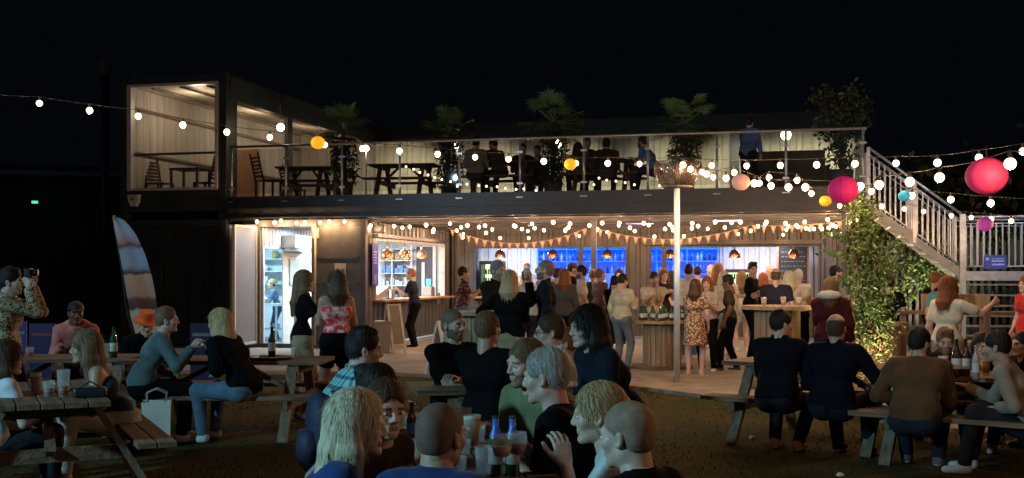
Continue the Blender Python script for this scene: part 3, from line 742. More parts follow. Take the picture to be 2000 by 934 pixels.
# glass balustrade
t = bthing('glass_balustrade', 'long clear glass balustrade with steel handrail along the front of the roof terrace', 'balustrade')
zr = 4.32
b = MB(); b.tube([(.05, .0, zr), (UE, .0, zr)], .026, 8); b.tube([(UE, .0, zr), (UE, VB-.2, zr)], .024, 8); b.build('handrail', mat('handrail_steel', (.38, .37, .35), .35, .5), t)
posts = [u_of(p) for p in (451, 557, 667, 780, 897, 1015, 1140, 1265, 1400, 1535)]+[UE-.04]
for u0 in posts:
    b = MB(); b.tube([(u0, .03, 3.13), (u0, .03, zr-.02)], .026, 8); b.bx(u0-.07, u0+.07, -.03, .06, 3.13, 3.15)
    for z in (3.42, 4.05): b.bx(u0-.06, u0+.06, .0, .035, z-.02, z+.02)
    b.build('post', mat('post_steel', (.42, .44, .47), .3, .55), t)
for u0, u1 in zip(posts[:-1], posts[1:]):
    b = MB(); b.bx(u0+.05, u1-.05, .012, .022, 3.32, 4.26); b.build('glass_panel', glassm, t)
for k in range(3):
    v0 = .2+k*2.9; b = MB(); b.bx(UE-.012, UE, v0, v0+2.7, 3.32, 4.26); b.build('glass_panel', glassm, t)
    b = MB(); b.tube([(UE, v0+2.8, 3.13), (UE, v0+2.8, zr)], .026, 8); b.build('post', MATS['post_steel'], t)

# rear upper container: cream open-fronted back wall of the terrace
t = bthing('rear_container', 'long upper container behind the terrace with lit cream corrugated wall and dark roof edge', 'container')
b = MB(); corr(b, 'u', VB, -.02, UE+.3, DZ, 5.42, -1, per=.42, amp=.05); b.build('cream_wall', cream, t)
b = MB(); b.bx(-.02, UE+.35, VB-.1, VB+2.4, 5.42, 5.90); b.build('roof', mat('roof_black', (.008, .010, .014), .6, var=.2), t)
b = MB(); u0 = u_of(1435, VB-.1); b.bx(u0-.12, u0+.12, VB-.15, VB-.05, DZ, 5.42); b.build('door_post', steel_dark, t)

# ------------------------------------------------------------------ kitchen container with serving hatch
t = bthing('kitchen_container', 'kitchen container with one door leaf open on a bright white interior', 'container')
k0, k1 = u_of(504), u_of(713)
vh0, vh1 = v_of(733, k1), v_of(866, k1); zh0, zh1 = z_of(586, k1, vh0), z_of(470, k1, vh0)
b = MB(); corr(b, 'v', k1-.01, .1, 6.06, .1, 2.70, -1, [(vh0, vh1, zh0, zh1)]); b.build('side_wall', steel_grey, t)
b = MB(); kb_ = b
b.bx(k0-.02, k0+.05, -.02, .1, .03, 2.74); b.bx(k1-.09, k1+.02, -.03, .1, .03, 2.74); b.bx(k0+.05, k1-.09, -.02, .1, 2.60, 2.74); b.bx(k0+.05, k1-.09, -.02, .1, .03, .12); b.build('frame', mat('frame_dark', (.07, .065, .06), .5), t)
mid = (k0+k1)/2-.0
b = MB(); b.bx(mid+.01, k1-.085, .0, .04, .11, 2.605)
for z in (.7, 1.42, 1.95): b.bx(mid+.10, k1-.14, -.025, .0, z-.03, z+.03)
d_ = b.build('door', mat('door_olive', (.10, .095, .08), .5, var=.15), t)
b = MB(); b.tube([(mid+.12, -.04, .1), (mid+.12, -.04, 2.66)], .022, 8); b.bx(mid+.06, mid+.18, -.05, .0, 2.35, 2.55); b.build('locking_bar', mat('bar_cream', (.45, .40, .33), .4), d_)
n_ = MB(); n_.bx(mid+.55, mid+.80, -.032, -.027, 1.42, 1.82)
nt_ = n_.build('notice', mat('paper', (.5, .48, .45), .7, var=.03), d_)
n_ = MB()
for i in range(4): n_.bx(mid+.58+.11*(i % 2), mid+.66+.11*(i % 2), -.036, -.033, 1.50+.13*(i//2), 1.58+.13*(i//2))
n_.build('notice_print', mat('print', (.25, .10, .08), .7), nt_)
# open leaf swung out towards the lawn
b = MB(); pe = at(462, 600, 22.95); hp = W(k0, -.02); dv = Vector((pe.x-hp.x, pe.y-hp.y, 0)); dv.normalize(); 
R_ = Matrix.Rotation(TH, 4, 'Z'); lv = R_ @ dv; base_ = Vector((k0-.03, -.03, 0)); Ld = 1.15
b.beam(base_+lv*.06+Vector((0, 0, 1.36)), base_+lv*(Ld-.06)+Vector((0, 0, 1.36)), .035, 2.38)
d2 = b.build('open_door', mat('door_grey', (.16, .155, .17), .45, var=.08), t)
b = MB()
for q in (.03, Ld-.03): b.beam(base_+lv*q+Vector((0, 0, .12)), base_+lv*q+Vector((0, 0, 2.6)), .06, .06, (lv.x, lv.y, 0))
for z in (.15, 2.58): b.beam(base_+lv*.06+Vector((0, 0, z)), base_+lv*(Ld-.06)+Vector((0, 0, z)), .05, .05)
b.build('door_edge', creamw, d2)
# interior shell (white panels): far side wall with inner doorway, ceiling, floor, back
b = MB(); i0 = .15; i1 = 1.05
b.bx(k0+.05, k0+.08, i1, 6.0, .05, 2.62); b.bx(k0+.05, k0+.08, .1, i0, .05, 2.62); b.bx(k0+.05, k0+.08, i0, i1, 2.15, 2.62)
b.bx(k0+.08, k1-.06, 5.9, 5.96, .05, 2.62); b.bx(-2.3, k1-.06, .12, 6, 2.63, 2.66)
b.bx(-2.3, k0+.05, 3.4, 3.44, .05, 2.6); b.bx(-2.3, -2.26, .12, 3.4, .05, 2.6); b.bx(-2.26, k0-.0, .14, .18, .05, 2.6)
b.build('inner_wall', whitep, t)
b = MB(); b.bx(-2.3, k1-.05, .12, 6, .04, .06); b.build('inner_floor', mat('kitchen_floor', (.25, .25, .26), .5), t)
b = MB(); b.bx(k0+.09, k0+.115, 1.35, 1.95, 1.35, 1.95); b.build('wall_board', mat('board_blue', (.45, .62, .68), .5), t)
b = MB(); b.bx(k0+.10, k0+.45, .9, 2.2, 2.18, 2.45); b.bx(k0+.12, k0+.50, 1.0, 2.1, 2.10, 2.18); b.build('extractor_hood', mat('hood_steel', (.5, .55, .6), .35, .5), t)
b = MB(); corr(b, 'v', k0+.09, .12, 3.5, 2.22, 2.62, 1, per=.16, amp=.02); b.build('upper_corrugation', whitecor, t)
b = MB(); q0, q1 = u_of(812, 5.86), u_of(848, 5.86); b.bx(q0, q1, 5.84, 5.89, .1, 2.3); b.build('rear_doorway', mat('dark_doorway', (.05, .05, .06), .5), t)
b = MB(); b.bx(q0+.18, q0+.26, 5.80, 5.84, .1, 1.9); b.bx(q1-.02, q1+.06, 5.80, 5.84, .1, 2.3); b.build('doorway_trim', whitep, t)
# hatch frame, sill counter, canopy
b = MB(); q = .05
b.bx(k1-.08, k1+.03, vh0-q, vh0, zh0, zh1+q); b.bx(k1-.08, k1+.03, vh1, vh1+q, zh0, zh1+q); b.bx(k1-.08, k1+.03, vh0, vh1, zh1, zh1+q)
b.build('hatch_frame', mat('hatch_white', (.55, .52, .48), .5), t)
b = MB(); b.bx(k1-.35, k1+.28, vh0-.1, vh1+.1, zh0-.05, zh0); b.build('hatch_counter', W3, t, bevel=.006)
b = MB(); b.bx(k1+.0, k1+.10, vh0-.1, vh1+.1, zh1+.07, zh1+.14); b.build('shutter_rail', mat('rail_blueblack', (.05, .05, .09), .4), t)
b = MB(); b.bx(k1+.01, k1+.03, v_of(858, k1)-.3, v_of(858, k1)-.02, .85, 1.12); b.build('vent_grille', mat('grille', (.30, .30, .30), .5), t)
# ------------------------------------------------------------------ shelving and kit seen through the hatch and door
t = bthing('metal_shelving', 'pale steel shelving stacked with boxes and tubs inside the serving hatch', 'shelving')
b = MB(); sx0, sx1 = u_of(745, 5.6), u_of(806, 5.6)
for u0 in (sx0, (sx0+sx1)/2-.1, sx1): 
    for s_ in (5.5, 5.85): b.bx(u0-.015, u0+.015, s_-.015, s_+.015, .06, 2.35)
for z in (.5, .95, 1.3, 1.62, 1.95, 2.25): b.bx(sx0, sx1, 5.5, 5.85, z-.02, z)
b.build('rack', mat('rack_white', (.55, .60, .64), .4, .2), t)
for i in range(26):
    b = MB(); z = (.95, 1.3, 1.62, 1.95)[i % 4]; v0 = sx0+.03+(i//4)*(sx1-sx0)/7.1; hh2 = random.uniform(.1, .24); b.bx(v0, v0+random.uniform(.08, .12), 5.53, 5.8, z, z+hh2)
    b.build('tub', [mat('tub_a', (.12, .12, .13), .5), mat('tub_b', (.4, .42, .44), .5), mat('tub_c', (.10, .22, .45), .5), mat('tub_d', (.35, .25, .16), .6)][i % 4], t)
t = bthing('till', 'boxy card till with cyan screen standing on the serving hatch counter', 'till', uv=(k1-.15, vh1-.75))
b = MB(); b.bx(-.12, .12, -.15, .15, zh0, zh0+.24); b.build('till_body', mat('till_body', (.25, .22, .20), .5), t, bevel=.01)
b = MB(); b.bx(-.02, .02, -.13, .13, zh0+.27, zh0+.43); b.bx(-.015, .015, -.02, .02, zh0+.24, zh0+.27); b.build('screen', mat('till_screen', (.1, .5, .7), .3, emit=(.1, .6, .9), estr=1.6), t)
t = bthing('tablet_stand', 'small white lit tablet propped on the hatch counter beside the yellow jar', 'tablet', uv=(k1+.05, v_of(757, k1)))
b = MB(); b.box((0, 0, zh0+.11), (.02, .13, .20)); b.build('tablet', blackm, t); b = MB(); b.box((.012, 0, zh0+.11), (.004, .11, .17)); b.build('screen', mat('tablet_screen', (.8, .8, .8), .4, emit=(.8, 1, .95), estr=1.5), t)
tag(MB().lathe([(0, 0), (.05, 0), (.05, .2), (.035, .22), (0, .22)], W(k1+.0, v_of(765, k1), zh0), 14).build('storage_jar', mat('jar_yellow', (.45, .38, .12), .4)), 'mustard yellow cylindrical jar on the hatch counter', 'jar')
b = MB(); b.bx(0, .3, 0, .8, 0, .03); b.box((.15, .4, .12), (.26, .7, .14), Matrix.Rotation(.25, 3, 'X')); tag(b.build('food_tray', mat('tray_cream', (.55, .5, .4), .5), None, W(k1-.3, vh0+.15, zh0), -TH), 'cream serving tray piled with paper on the near end of the hatch counter', 'tray')
t = bthing('worktop', 'white kitchen worktop with pans glimpsed through the open door leaf', 'worktop', uv=(-.35, 2.0))
b = MB(); b.bx(-.5, .7, -.3, .3, .86, .92); b.bx(-.48, .68, -.28, .28, .30, .33); b.build('top', whitep, t)
for x, y in ((-.46, -.26), (.64, -.26), (-.46, .26), (.64, .26)): MB().bx(x-.02, x+.02, y-.02, y+.02, .06, .86).build('leg', galv, t)
for i in range(5): MB().lathe([(0, 0), (.08, 0), (.09, .12), (0, .12)], (-.35+.22*i, -.05, .92 if i % 2 else .33), 12).build('pan', mat('pan_steel', (.35, .36, .38), .3, .6), t)
t = bthing('wall_shelf', 'white wall shelves with crockery above the kitchen worktop', 'shelf', uv=(-.35, 3.2))
b = MB()
for z in (1.35, 1.65, 1.95): b.bx(-.8, .9, -.15, .18, z, z+.02)
b.build('boards', whitep, t)
for i in range(12): MB().lathe([(0, 0), (.06, 0), (.07, random.uniform(.08, .2)), (0, .08)], (-.6+.25*(i % 6), 0, 1.37+.3*(i//4)), 10).build('crockery', [mat('tub_a', (.1, .1, .1)), whitep, mat('tub_y', (.5, .4, .1))][i % 3], t)

# ------------------------------------------------------------------ bar container
VW = 6.06
t = bthing('bar_container', 'long grey corrugated bar container under the terrace with two wide serving openings', 'container')
b0, b1 = k1+.02, u_of(1652, VW); uh = (b0+b1)/2
h = [u_of(p, VW) for p in (928, 1222, 1272, 1598)]; zb1 = z_of(484, u_of(1200, VW), VW); zb0 = 1.02
b = MB(); corr(b, 'u', VW, b0, b1, .05, 2.72, -1, [(h[0], h[1], zb0, zb1), (h[2], h[3], zb0, zb1)]); b.build('front_wall', steel_grey, t)
b = MB()
for x0, x1 in ((h[0], h[1]), (h[2], h[3])):
    b.bx(x0-.05, x0, VW-.05, VW+.08, zb0, zb1+.05); b.bx(x1, x1+.05, VW-.05, VW+.08, zb0, zb1+.05); b.bx(x0, x1, VW-.05, VW+.08, zb1, zb1+.05)
u0 = u_of(1134, VW); b.bx(u0-.06, u0+.06, VW-.02, VW+.06, zb0, zb1); u0 = u_of(1297, VW); b.bx(u0-.06, u0+.06, VW-.02, VW+.06, zb0, zb1)
b.bx(h[2]-.1, h[3]+.1, VW-.22, VW-.05, zb1+.06, zb1+.16)
b.build('opening_frame', mat('bar_frame', (.05, .045, .045), .45), t)
b = MB(); b.bx(h[0]-.05, h[1]+.05, VW-.30, VW+.30, zb0-.05, zb0); b.bx(h[2]-.05, h[3]+.05, VW-.30, VW+.30, zb0-.05, zb0); b.build('bar_counter', W3, t, bevel=.006)
b = MB(); b.bx(b0, b1, VW+.05, 8.5, 2.66, 2.70); b.bx(b0, b1, 8.46, 8.5, .05, 2.66); b.bx(b0, b0+.04, VW+.1, 8.46, .05, 2.66); b.bx(b1-.04, b1, VW+.04, 8.46, .05, 2.66); b.build('inner_shell', mat('inner_dark', (.10, .10, .11), .6), t)
b = MB(); c = [u_of(p, 8.3) for p in (890, 1050, 1405, 1600)]
corr(b, 'u', 8.42, c[0], c[1], .1, 2.6, -1); b.build('white_lining', whitecor, t); b = MB(); corr(b, 'u', 8.42, c[2], c[3], .1, 2.6, -1); b.build('white_lining', whitecor, t)
b = MB(); b.bx(c[1]+.02, c[2]-.02, 8.40, 8.43, .95, 2.55); b.build('backlit_panel', mat('blue_led', (.02, .08, .4), .4, emit=(.003, .085, 1.0), estr=1.0, var=.4, scale=5), t)
b = MB()
for z in (1.25, 1.58, 1.92, 2.25): b.bx(c[1]+.02, c[2]-.02, 8.16, 8.40, z, z+.025)
for k in range(7): q = c[1]+.02+(c[2]-c[1]-.06)*k/6; b.bx(q, q+.025, 8.15, 8.40, .95, 2.5)
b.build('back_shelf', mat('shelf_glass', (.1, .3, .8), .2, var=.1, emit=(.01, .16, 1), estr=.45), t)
b = MB(); b.bx(c[0], c[3], 7.95, 8.4, .88, .93); b.build('back_counter', mat('steel_top', (.55, .57, .6), .25, .7), t)
t = bthing('spirit_bottle', 'row upon row of spirit bottles on the blue-lit back bar shelves', 'bottles', kind='stuff'); t.name = 'spirit_bottles'
b = MB()
for z in (.93, 1.275, 1.605, 1.945):
    q = c[1]+.1
    while q < c[2]-.1:
        if random.random() < .85:
            r = random.uniform(.028, .042); hgt = random.uniform(.2, .28)
            b.lathe([(0, 0), (r, 0), (r, hgt*.6), (r*.35, hgt*.75), (r*.35, hgt), (0, hgt)], (q, 8.22+random.uniform(0, .06), z), 7, random.randrange(4))
        q += random.uniform(.08, .14)
b.build('bottle_row', [mat('glass_blue', (.05, .14, .5), .15), mat('glass_cyan', (.2, .5, .8), .15), mat('glass_dark', (.02, .03, .08), .15), mat('glass_pale', (.45, .5, .7), .2)], t)
# bar fridges with lit shelves
for px_, v_, wd_, zz0, zz1, lb in ((962, 7.9, .62, .1, 1.95, 'tall glass-door drinks fridge glowing pale green at the left end of the bar'), (1447, 7.9, .78, .93, 1.72, 'countertop drinks fridge with two lit glass doors below the copper pendant')):
    u0 = u_of(px_, v_); t = bthing('drinks_fridge', lb, 'fridge', uv=(u0, v_))
    b = MB(); w2 = wd_/2; b.bx(-w2, -w2+.05, -.25, .25, zz0, zz1); b.bx(w2-.05, w2, -.25, .25, zz0, zz1); b.bx(-w2+.05, w2-.05, -.25, .25, zz1-.08, zz1); b.bx(-w2+.05, w2-.05, -.25, .25, zz0, zz0+.08); b.bx(-w2+.05, w2-.05, .2, .25, zz0+.08, zz1-.08); b.build('cabinet', blackm, t)
    b = MB(); b.bx(-w2+.06, w2-.06, .18, .195, zz0+.09, zz1-.09); b.build('lit_back', mat('fridge_light', (.8, .9, .7), .5, emit=(.75, 1, .6), estr=1.6), t)
    b = MB(); z = zz0+.28
    while z < zz1-.15:
        b.bx(-w2+.06, w2-.06, -.2, .17, z, z+.012); 
        q = -w2+.1
        while q < w2-.1: b.lathe([(0, .012), (.026, .012), (.026, .12), (.01, .16), (0, .16)], (q, -.12, z), 7, 1); q += .066
        z += .24
    b.build('shelf', [galv, mat('bottle_green', (.05, .16, .04), .2)], t)
t = bthing('menu_blackboard', 'tall wooden-framed menu blackboard at the right end of the bar opening', 'blackboard', uv=(0, 0))
a0, a1 = u_of(1521, 7.6), u_of(1577, 7.6); b = MB(); b.bx(a0, a1, 7.6, 7.63, .95, 2.3); b.build('board', mat('slate', (.025, .025, .028), .7), t)
b = MB(); b.bx(a0-.05, a0, 7.58, 7.64, .9, 2.35); b.bx(a1, a1+.05, 7.58, 7.64, .9, 2.35); b.bx(a0, a1, 7.58, 7.64, 2.3, 2.35); b.build('frame', W3, t)
b = MB()
for i in range(9):
    q = a0+.06
    while q < a1-.1:
        l = random.uniform(.03, .08); b.bx(q, q+l, 7.596, 7.599, 2.15-i*.12, 2.162-i*.12); q += l+.025
b.build('chalk_lines', mat('chalk', (.30, .30, .28), .9), t)
# pendants
def pendant(u, v, z, lb):
    t = bthing('pendant_lamp', lb, 'pendant lamp', 'copper dome pendants over the counters', uv=(u, v)); t.location.z = 0
    b = MB(); pr = [(.02, .14), (.045, .135), (.085, .11), (.125, .05), (.14, -.03), (.14, -.075)]
    b.lathe([(r, z+q) for r, q in pr], n=20); b.lathe([(r-.006, z+q) for r, q in pr][::-1], n=20); b.build('shade', copper, t)
    MB().tube([(0, 0, z+.14), (0, 0, 2.66)], .006, 6).build('flex', blackm, t); MB().lathe([(0, z+.2), (.022, z+.2), (.028, z+.14), (0, z+.14)], n=10).build('cap', mat('brass_cap', (.6, .55, .45), .4), t)
    MB().lathe([(0, -.08), (.05, -.065), (.07, -.02), (.05, .03), (.0, .045)], (0, 0, z), 14).build('bulb', mat('pendant_bulb', (1, .9, .8), .4, emit=(1, .82, .6), estr=9), t)
for px_, nm in ((756, 'left copper dome pendant of the three over the serving hatch'), (790, 'middle copper dome pendant of the three over the serving hatch'), (823, 'right copper dome pendant of the three over the serving hatch')):
    v_ = v_of(px_, k1+.0); pendant(k1-.18, v_of(px_, k1-.18), z_of(499, k1-.18, v_of(px_, k1-.18)), nm)
for px_, nm in ((977, 'copper dome pendant above the pale lit fridge end of the bar'), (1079, 'copper dome pendant at the left of the blue back bar'), (1186, 'copper dome pendant beside the dark post in front of the blue back bar'), (1309, 'copper dome pendant half hidden by the silver lamp pole'), (1435, 'copper dome pendant above the two-door counter fridge'), (1550, 'copper dome pendant in front of the menu blackboard')):
    u0 = u_of(px_, VW+.35); pendant(u0, VW+.35, z_of(498, u0, VW+.35), nm)
# blue posters and wall speaker bits
t = bthing('wall_sign', 'tall blue poster strip with white print on the hatch wall beside the closed door', 'sign')
b = MB(); b.bx(k1+.045, k1+.055, .28, .62, 1.35, 2.25); b.build('panel', mat('poster_blue', (.05, .05, .35), .5), t)
b = MB()
for i in range(5): b.bx(k1+.056, k1+.06, .36, .54-.03*(i % 2), 2.05-.06*i, 2.08-.06*i)
for i in range(4): b.bx(k1+.056, k1+.06, .38, .52, 1.56-.05*i, 1.58-.05*i)
b.build('print', mat('print_white', (.4, .4, .55), .6), t)
u0 = u_of(822, 4.0)
t = bthing('ceiling_speaker', 'small black speaker hung under the terrace soffit beside the hatch', 'speaker', uv=(u_of(740, .6), .6))
b = MB(); b.bx(-.14, .14, -.08, .08, 2.48, 2.64); b.bx(-.02, .02, -.02, .02, 2.64, 2.74); b.build('cabinet', blackm, t, bevel=.01)
# ------------------------------------------------------------------ lights that belong to the rooms
def blamp(name, u, v, z, e, col, size, au, av, az):
    lamp(name, 'AREA', W(u, v, z), e, col, size, W(au, av, az))
blamp('kitchen_strip', k0+.8, 1.0, 2.58, 80, (.50, .84, 1), (.6, .2), k0+.8, 1.0, 0)
blamp('kitchen_strip_far', -.6, 1.6, 2.55, 95, (.48, .84, 1), (.8, .2), -.6, 1.6, 0)
blamp('hatch_strip', k0+1.4, 3.4, 2.55, 220, (.80, .93, 1), (.2, 1.6), k0+1.3, 3.4, 0)
blamp('bar_strip_left', u_of(985, 7.2), 7.2, 2.6, 60, (.85, .92, 1), (.8, .2), u_of(985, 7.6), 7.6, 0)
blamp('bar_strip_right', u_of(1480, 7.2), 7.2, 2.6, 60, (.95, .93, 1), (1.2, .2), u_of(1480, 7.6), 7.6, 0)
blamp('bar_blue_strip', u_of(1130, 7.4), 7.4, 2.6, 90, (.05, .18, 1), (2.2, .2), u_of(1130, 8), 8.4, 1)
blamp('bar_blue_strip_right', u_of(1340, 7.4), 7.4, 2.6, 60, (.05, .18, 1), (1.2, .2), u_of(1340, 8), 8.4, 1)
blamp('bar_worktop_strip', u_of(1130, 7.6), 7.6, 1.5, 22, (.8, .9, 1), (1.6, .1), u_of(1130, 8), 8.1, .5)

lamp('blue_wall_led', 'SPOT', W(u_of(1612, 5.5), 5.55, 2.66), 26, (.06, .2, 1), .03, W(u_of(1612, 6), 6.05, 1.2), 75, .8)
lamp('blue_hatch_led', 'SPOT', W(k1+.35, .9, 2.66), 10, (.10, .08, 1), .03, W(k1, .8, 1.8), 90, .8)
# ------------------------------------------------------------------ staircase, landing, fence on the right
t = bthing('staircase', 'galvanised steel staircase with barred railings descending from the terrace to a half landing', 'staircase')
sv = -.05
U0, U1 = u_of(1696, sv), u_of(1878, sv); ZA, ZB = z_of(398, U0, sv), z_of(531, U1, sv)
def rail(b, u0, z0, u1, z1, v, n, ht=.93):
    b.tube([(u0, v, z0+ht+.12), (u1, v, z1+ht+.12)], .024, 8); b.tube([(u0, v, z0+ht), (u1, v, z1+ht)], .014, 6); b.tube([(u0, v, z0+.10), (u1, v, z1+.10)], .016, 6)
    for i in range(n+1):
        q = i/n; b.bx(u0+(u1-u0)*q-.011, u0+(u1-u0)*q+.011, v-.011, v+.011, z0+(z1-z0)*q+.10, z0+(z1-z0)*q+ht)
for v_ in (sv, sv+1.05):
    b = MB(); b.beam((U0, v_, ZA-.05), (U1, v_, ZB-.05), .03, .14); b.build('stringer', mat('stringer_cream', (.26, .24, .20), .5, .2), t)
    b = MB(); rail(b, U0, ZA, U1, ZB, v_, 17)
    for q in (0, .5, 1): u0 = U0+(U1-U0)*q; z0 = ZA+(ZB-ZA)*q; b.bx(u0-.03, u0+.03, v_-.03, v_+.03, z0-.1, z0+1.05)
    b.build('railing', galv, t)
for i in range(8):
    q = (i+.5)/8; b = MB(); u0 = U0+(U1-U0)*q; z0 = ZA+(ZB-ZA)*q; b.bx(u0-.13, u0+.13, sv+.03, sv+1.02, z0-.06, z0-.03); b.build('tread', galv, t)
t = bthing('stair_landing', 'galvanised half landing with barred railing and cross beams at the foot of the staircase', 'landing')
U2 = U1+2.1; zl = ZB
b = MB(); b.bx(U1, U2, sv, sv+1.3, zl-.05, zl); b.bx(U1, U2, sv-.03, sv, zl-.16, zl+.01); b.build('platform', galv, t)
b = MB(); rail(b, U1+.05, zl, U2, zl, sv, 19, .88); b.build('railing', galv, t)
b = MB(); rail(b, U1+.05, zl, U2, zl, sv+1.3, 19, .88); b.build('railing', galv, t)
for u0 in (U1+.02, U1+1.28, U2): MB().bx(u0-.05, u0+.05, sv-.05, sv+.05, .03, zl+1.05 if u0 < U1+.1 else zl-.05).build('post', galv, t)
for i in range(6): MB().bx(U1+.1, U1+1.2, sv+.15+.23*i, sv+.38+.23*i, zl-.25-.2*i, zl-.22-.2*i).build('tread', galv, t)
t = bthing('notice_board', 'blue safety notice with lines of white print hung on the landing railing', 'sign', uv=(u_of(1943, sv), sv-.04))
zz = z_of(512, u_of(1943, sv), sv); b = MB(); b.bx(-.19, .19, -.01, .01, zz-.125, zz+.125); b.build('board', mat('sign_blue', (.03, .06, .30), .4), t)
b = MB(); r3 = random.Random(4)
for j, (z, hh2, q0) in enumerate(((.055, .014, -.06), (.005, .034, -.06), (-.06, .034, -.06))):
    q = q0
    while q < .15: l = r3.uniform(.014, .03); b.bx(q, q+l, -.014, -.011, zz+z, zz+z+hh2*r3.uniform(.7, 1)); q += l+.006
b.lathe([(0, 0), (.03, 0), (.03, .003), (0, .003)], (0, 0, 0), 12)
b.v = b.v[:-48]+[(x-.13, -.011-z, zz+y+.05) for x, y, z in b.v[-48:]]
b.build('print', mat('sign_print', (.35, .42, .75), .6), t)
# slatted fence behind the stairs
t = bthing('slat_fence', 'tall dark vertical slat fence overgrown with climbing leaves behind the staircase', 'fence')
FV = 1.9; fu0, fu1 = u_of(1665, FV), u_of(2090, FV)
b = MB(); q = fu0
while q < fu1: b.bx(q, q+.06, FV-.015, FV+.015, .05, 2.25); q += .135
b.bx(fu0, fu1, FV+.02, FV+.06, .5, .58); b.bx(fu0, fu1, FV+.02, FV+.06, 1.9, 1.98); b.build('slat_panel', mat('slat_grey', (.05, .055, .06), .5, .1, var=.3), t)
for k in range(4): MB().bx(fu0+k*1.5, fu0+k*1.5+.1, FV+.06, FV+.16, 0, 2.3).build('post', W1y, t)

# ------------------------------------------------------------------ foliage
def leaves(n, pos, size, droop=.4, asp=.45):
    """n small leaf quads (bent kites) at positions pos (n,3)"""
    d = RNG.normal(size=(n, 3)); d[:, 2] -= droop; d /= np.linalg.norm(d, axis=1)[:, None]
    s = np.cross(d, RNG.normal(size=(n, 3))); s /= np.linalg.norm(s, axis=1)[:, None]
    L = size*RNG.uniform(.6, 1.35, n)[:, None]; v = np.zeros((n, 4, 3)); nn = np.cross(d, s)
    v[:, 0] = pos; v[:, 1] = pos+d*L*.45+s*L*asp*.5; v[:, 2] = pos+d*L+nn*L*.12; v[:, 3] = pos+d*L*.45-s*L*asp*.5
    return v.reshape(-1, 3), np.arange(n*4).reshape(-1, 4)
leafA = mat('leaf_olive', (.05, .11, .02), .55, col2=(.13, .20, .05), scale=4); leafB = mat('leaf_dark', (.012, .022, .008), .6, col2=(.04, .06, .02), scale=3)
leafC = mat('leaf_dry', (.16, .09, .03), .7, col2=(.30, .19, .08), scale=5); leafP = mat('palm_green', (.07, .15, .06), .5, col2=(.12, .22, .09), scale=3)
bark = mat('bark', (.06, .04, .025), .9, var=.4, bump=.6, bscale=20)
def mesh_thing(name, parts, mats, parent=None, **kw):
    me = mkmesh(name, parts, mats); o = bpy.data.objects.new(name, me); COL.objects.link(o)
    if parent: o.parent = parent
    return tag(o, **kw)
# the big evergreen shrub at the right end of the bar
c0 = at(1690, 700, 15.3); c0.z = .03
t = thing('evergreen_shrub', 'tall feathery evergreen shrub lit from below at the right end of the terrace', 'shrub', c0)
cl = []; br = MB()
for i in range(5): br.tube([(random.uniform(-.1, .1), random.uniform(-.1, .1), 0), (random.uniform(-.2, .2), random.uniform(-.1, .1), .8), (random.uniform(-.25, .2), random.uniform(-.2, .2), 1.6), (random.uniform(-.3, .1), 0, 2.3)], [.04, .03, .02, .01], 6)
for i in range(150):
    z = RNG.uniform(.12, 2.62); prof = np.interp(z, [0, .5, 1.2, 1.8, 2.3, 2.65], [.18, .28, .30, .36, .28, .10]); cxp = np.interp(z, [0, 1, 2, 2.7], [.08, .08, .02, -.08])
    a = RNG.uniform(0, 2*PI); r = prof*RNG.uniform(.35, 1.0)**.6; tip = np.array((cxp+r*math.cos(a), r*.9*math.sin(a), z)); root = np.array((cxp*.5, 0, max(.1, z-.35)))
    br.tube([tuple(root), tuple((root+tip)/2+(0, 0, .05)), tuple(tip)], [.009, .006, .003], 4, caps=False)
    n = 70; s = RNG.random(n)**.7; p = root[None]*(1-s[:, None])+tip[None]*s[:, None]+RNG.normal(0, .045+.035*s[:, None], (n, 3)); cl.append(p)
for a0_, z0_, l_ in ((PI, 2.0, .55), (PI*1.05, 1.75, .6), (PI*.9, 1.35, .4), (.1, 1.5, .4)):   # long sprays that stick out
    for s in np.linspace(.3, 1, 12): cl.append(np.array((math.cos(a0_)*l_*s+.0, math.sin(a0_)*l_*s, z0_+.12*s))[None]+RNG.normal(0, .03, (14, 3)))
P_ = np.concatenate(cl); v, q = leaves(len(P_), P_, .062, .2, .38)
low = P_[:, 2] < .45+.5*RNG.random(len(P_)); mi = np.where(low & (RNG.random(len(P_)) < .65), 2, np.where(RNG.random(len(P_)) < .25, 1, 0))
mesh_thing('foliage', [(v, q, mi)], [leafA, leafB, leafC], t); br.build('stem', bark, t)
# climbing vine on the fence
cl = []
for i in range(95):
    u0 = RNG.uniform(u_of(1735, FV-.2), u_of(1885, FV-.2)); z = RNG.uniform(.95, 2.42)
    if z < 1.2 and RNG.random() < .6: continue
    p = W(u0, FV-.12+RNG.uniform(-.12, .06), z); n = 26; cl.append(np.array(p)[None]+RNG.normal(0, 1, (n, 3))*(.13, .06, .10))
P_ = np.concatenate(cl); v, q = leaves(len(P_), P_, .075, .5, .6)
t = thing('climbing_vine', 'leafy climbing vine spreading over the slat fence under the stairs', 'climber')
mesh_thing('foliage', [(v, q, (RNG.random(len(P_)) < .3).astype(int))], [leafA, leafB], t)
b = MB()
for i in range(8):
    u0 = u_of(1745+i*18, FV-.2); b.tube([tuple(W(u0, FV-.05, .05)), tuple(W(u0+.1, FV-.08, 1)), tuple(W(u0-.05, FV-.06, 1.7)), tuple(W(u0+.15, FV-.08, 2.3))], [.012, .01, .008, .004], 5)
b.build('stem', bark, t)
cl = []
for i in range(70):
    u0 = RNG.uniform(u_of(1890, FV-.2), u_of(2060, FV-.2)); z = RNG.uniform(.9, 2.6); p = W(u0, FV+.1, z); n = 20; cl.append(np.array(p)[None]+RNG.normal(0, 1, (n, 3))*(.15, .06, .12))
P_ = np.concatenate(cl); v, q = leaves(len(P_), P_, .075, .5, .6)
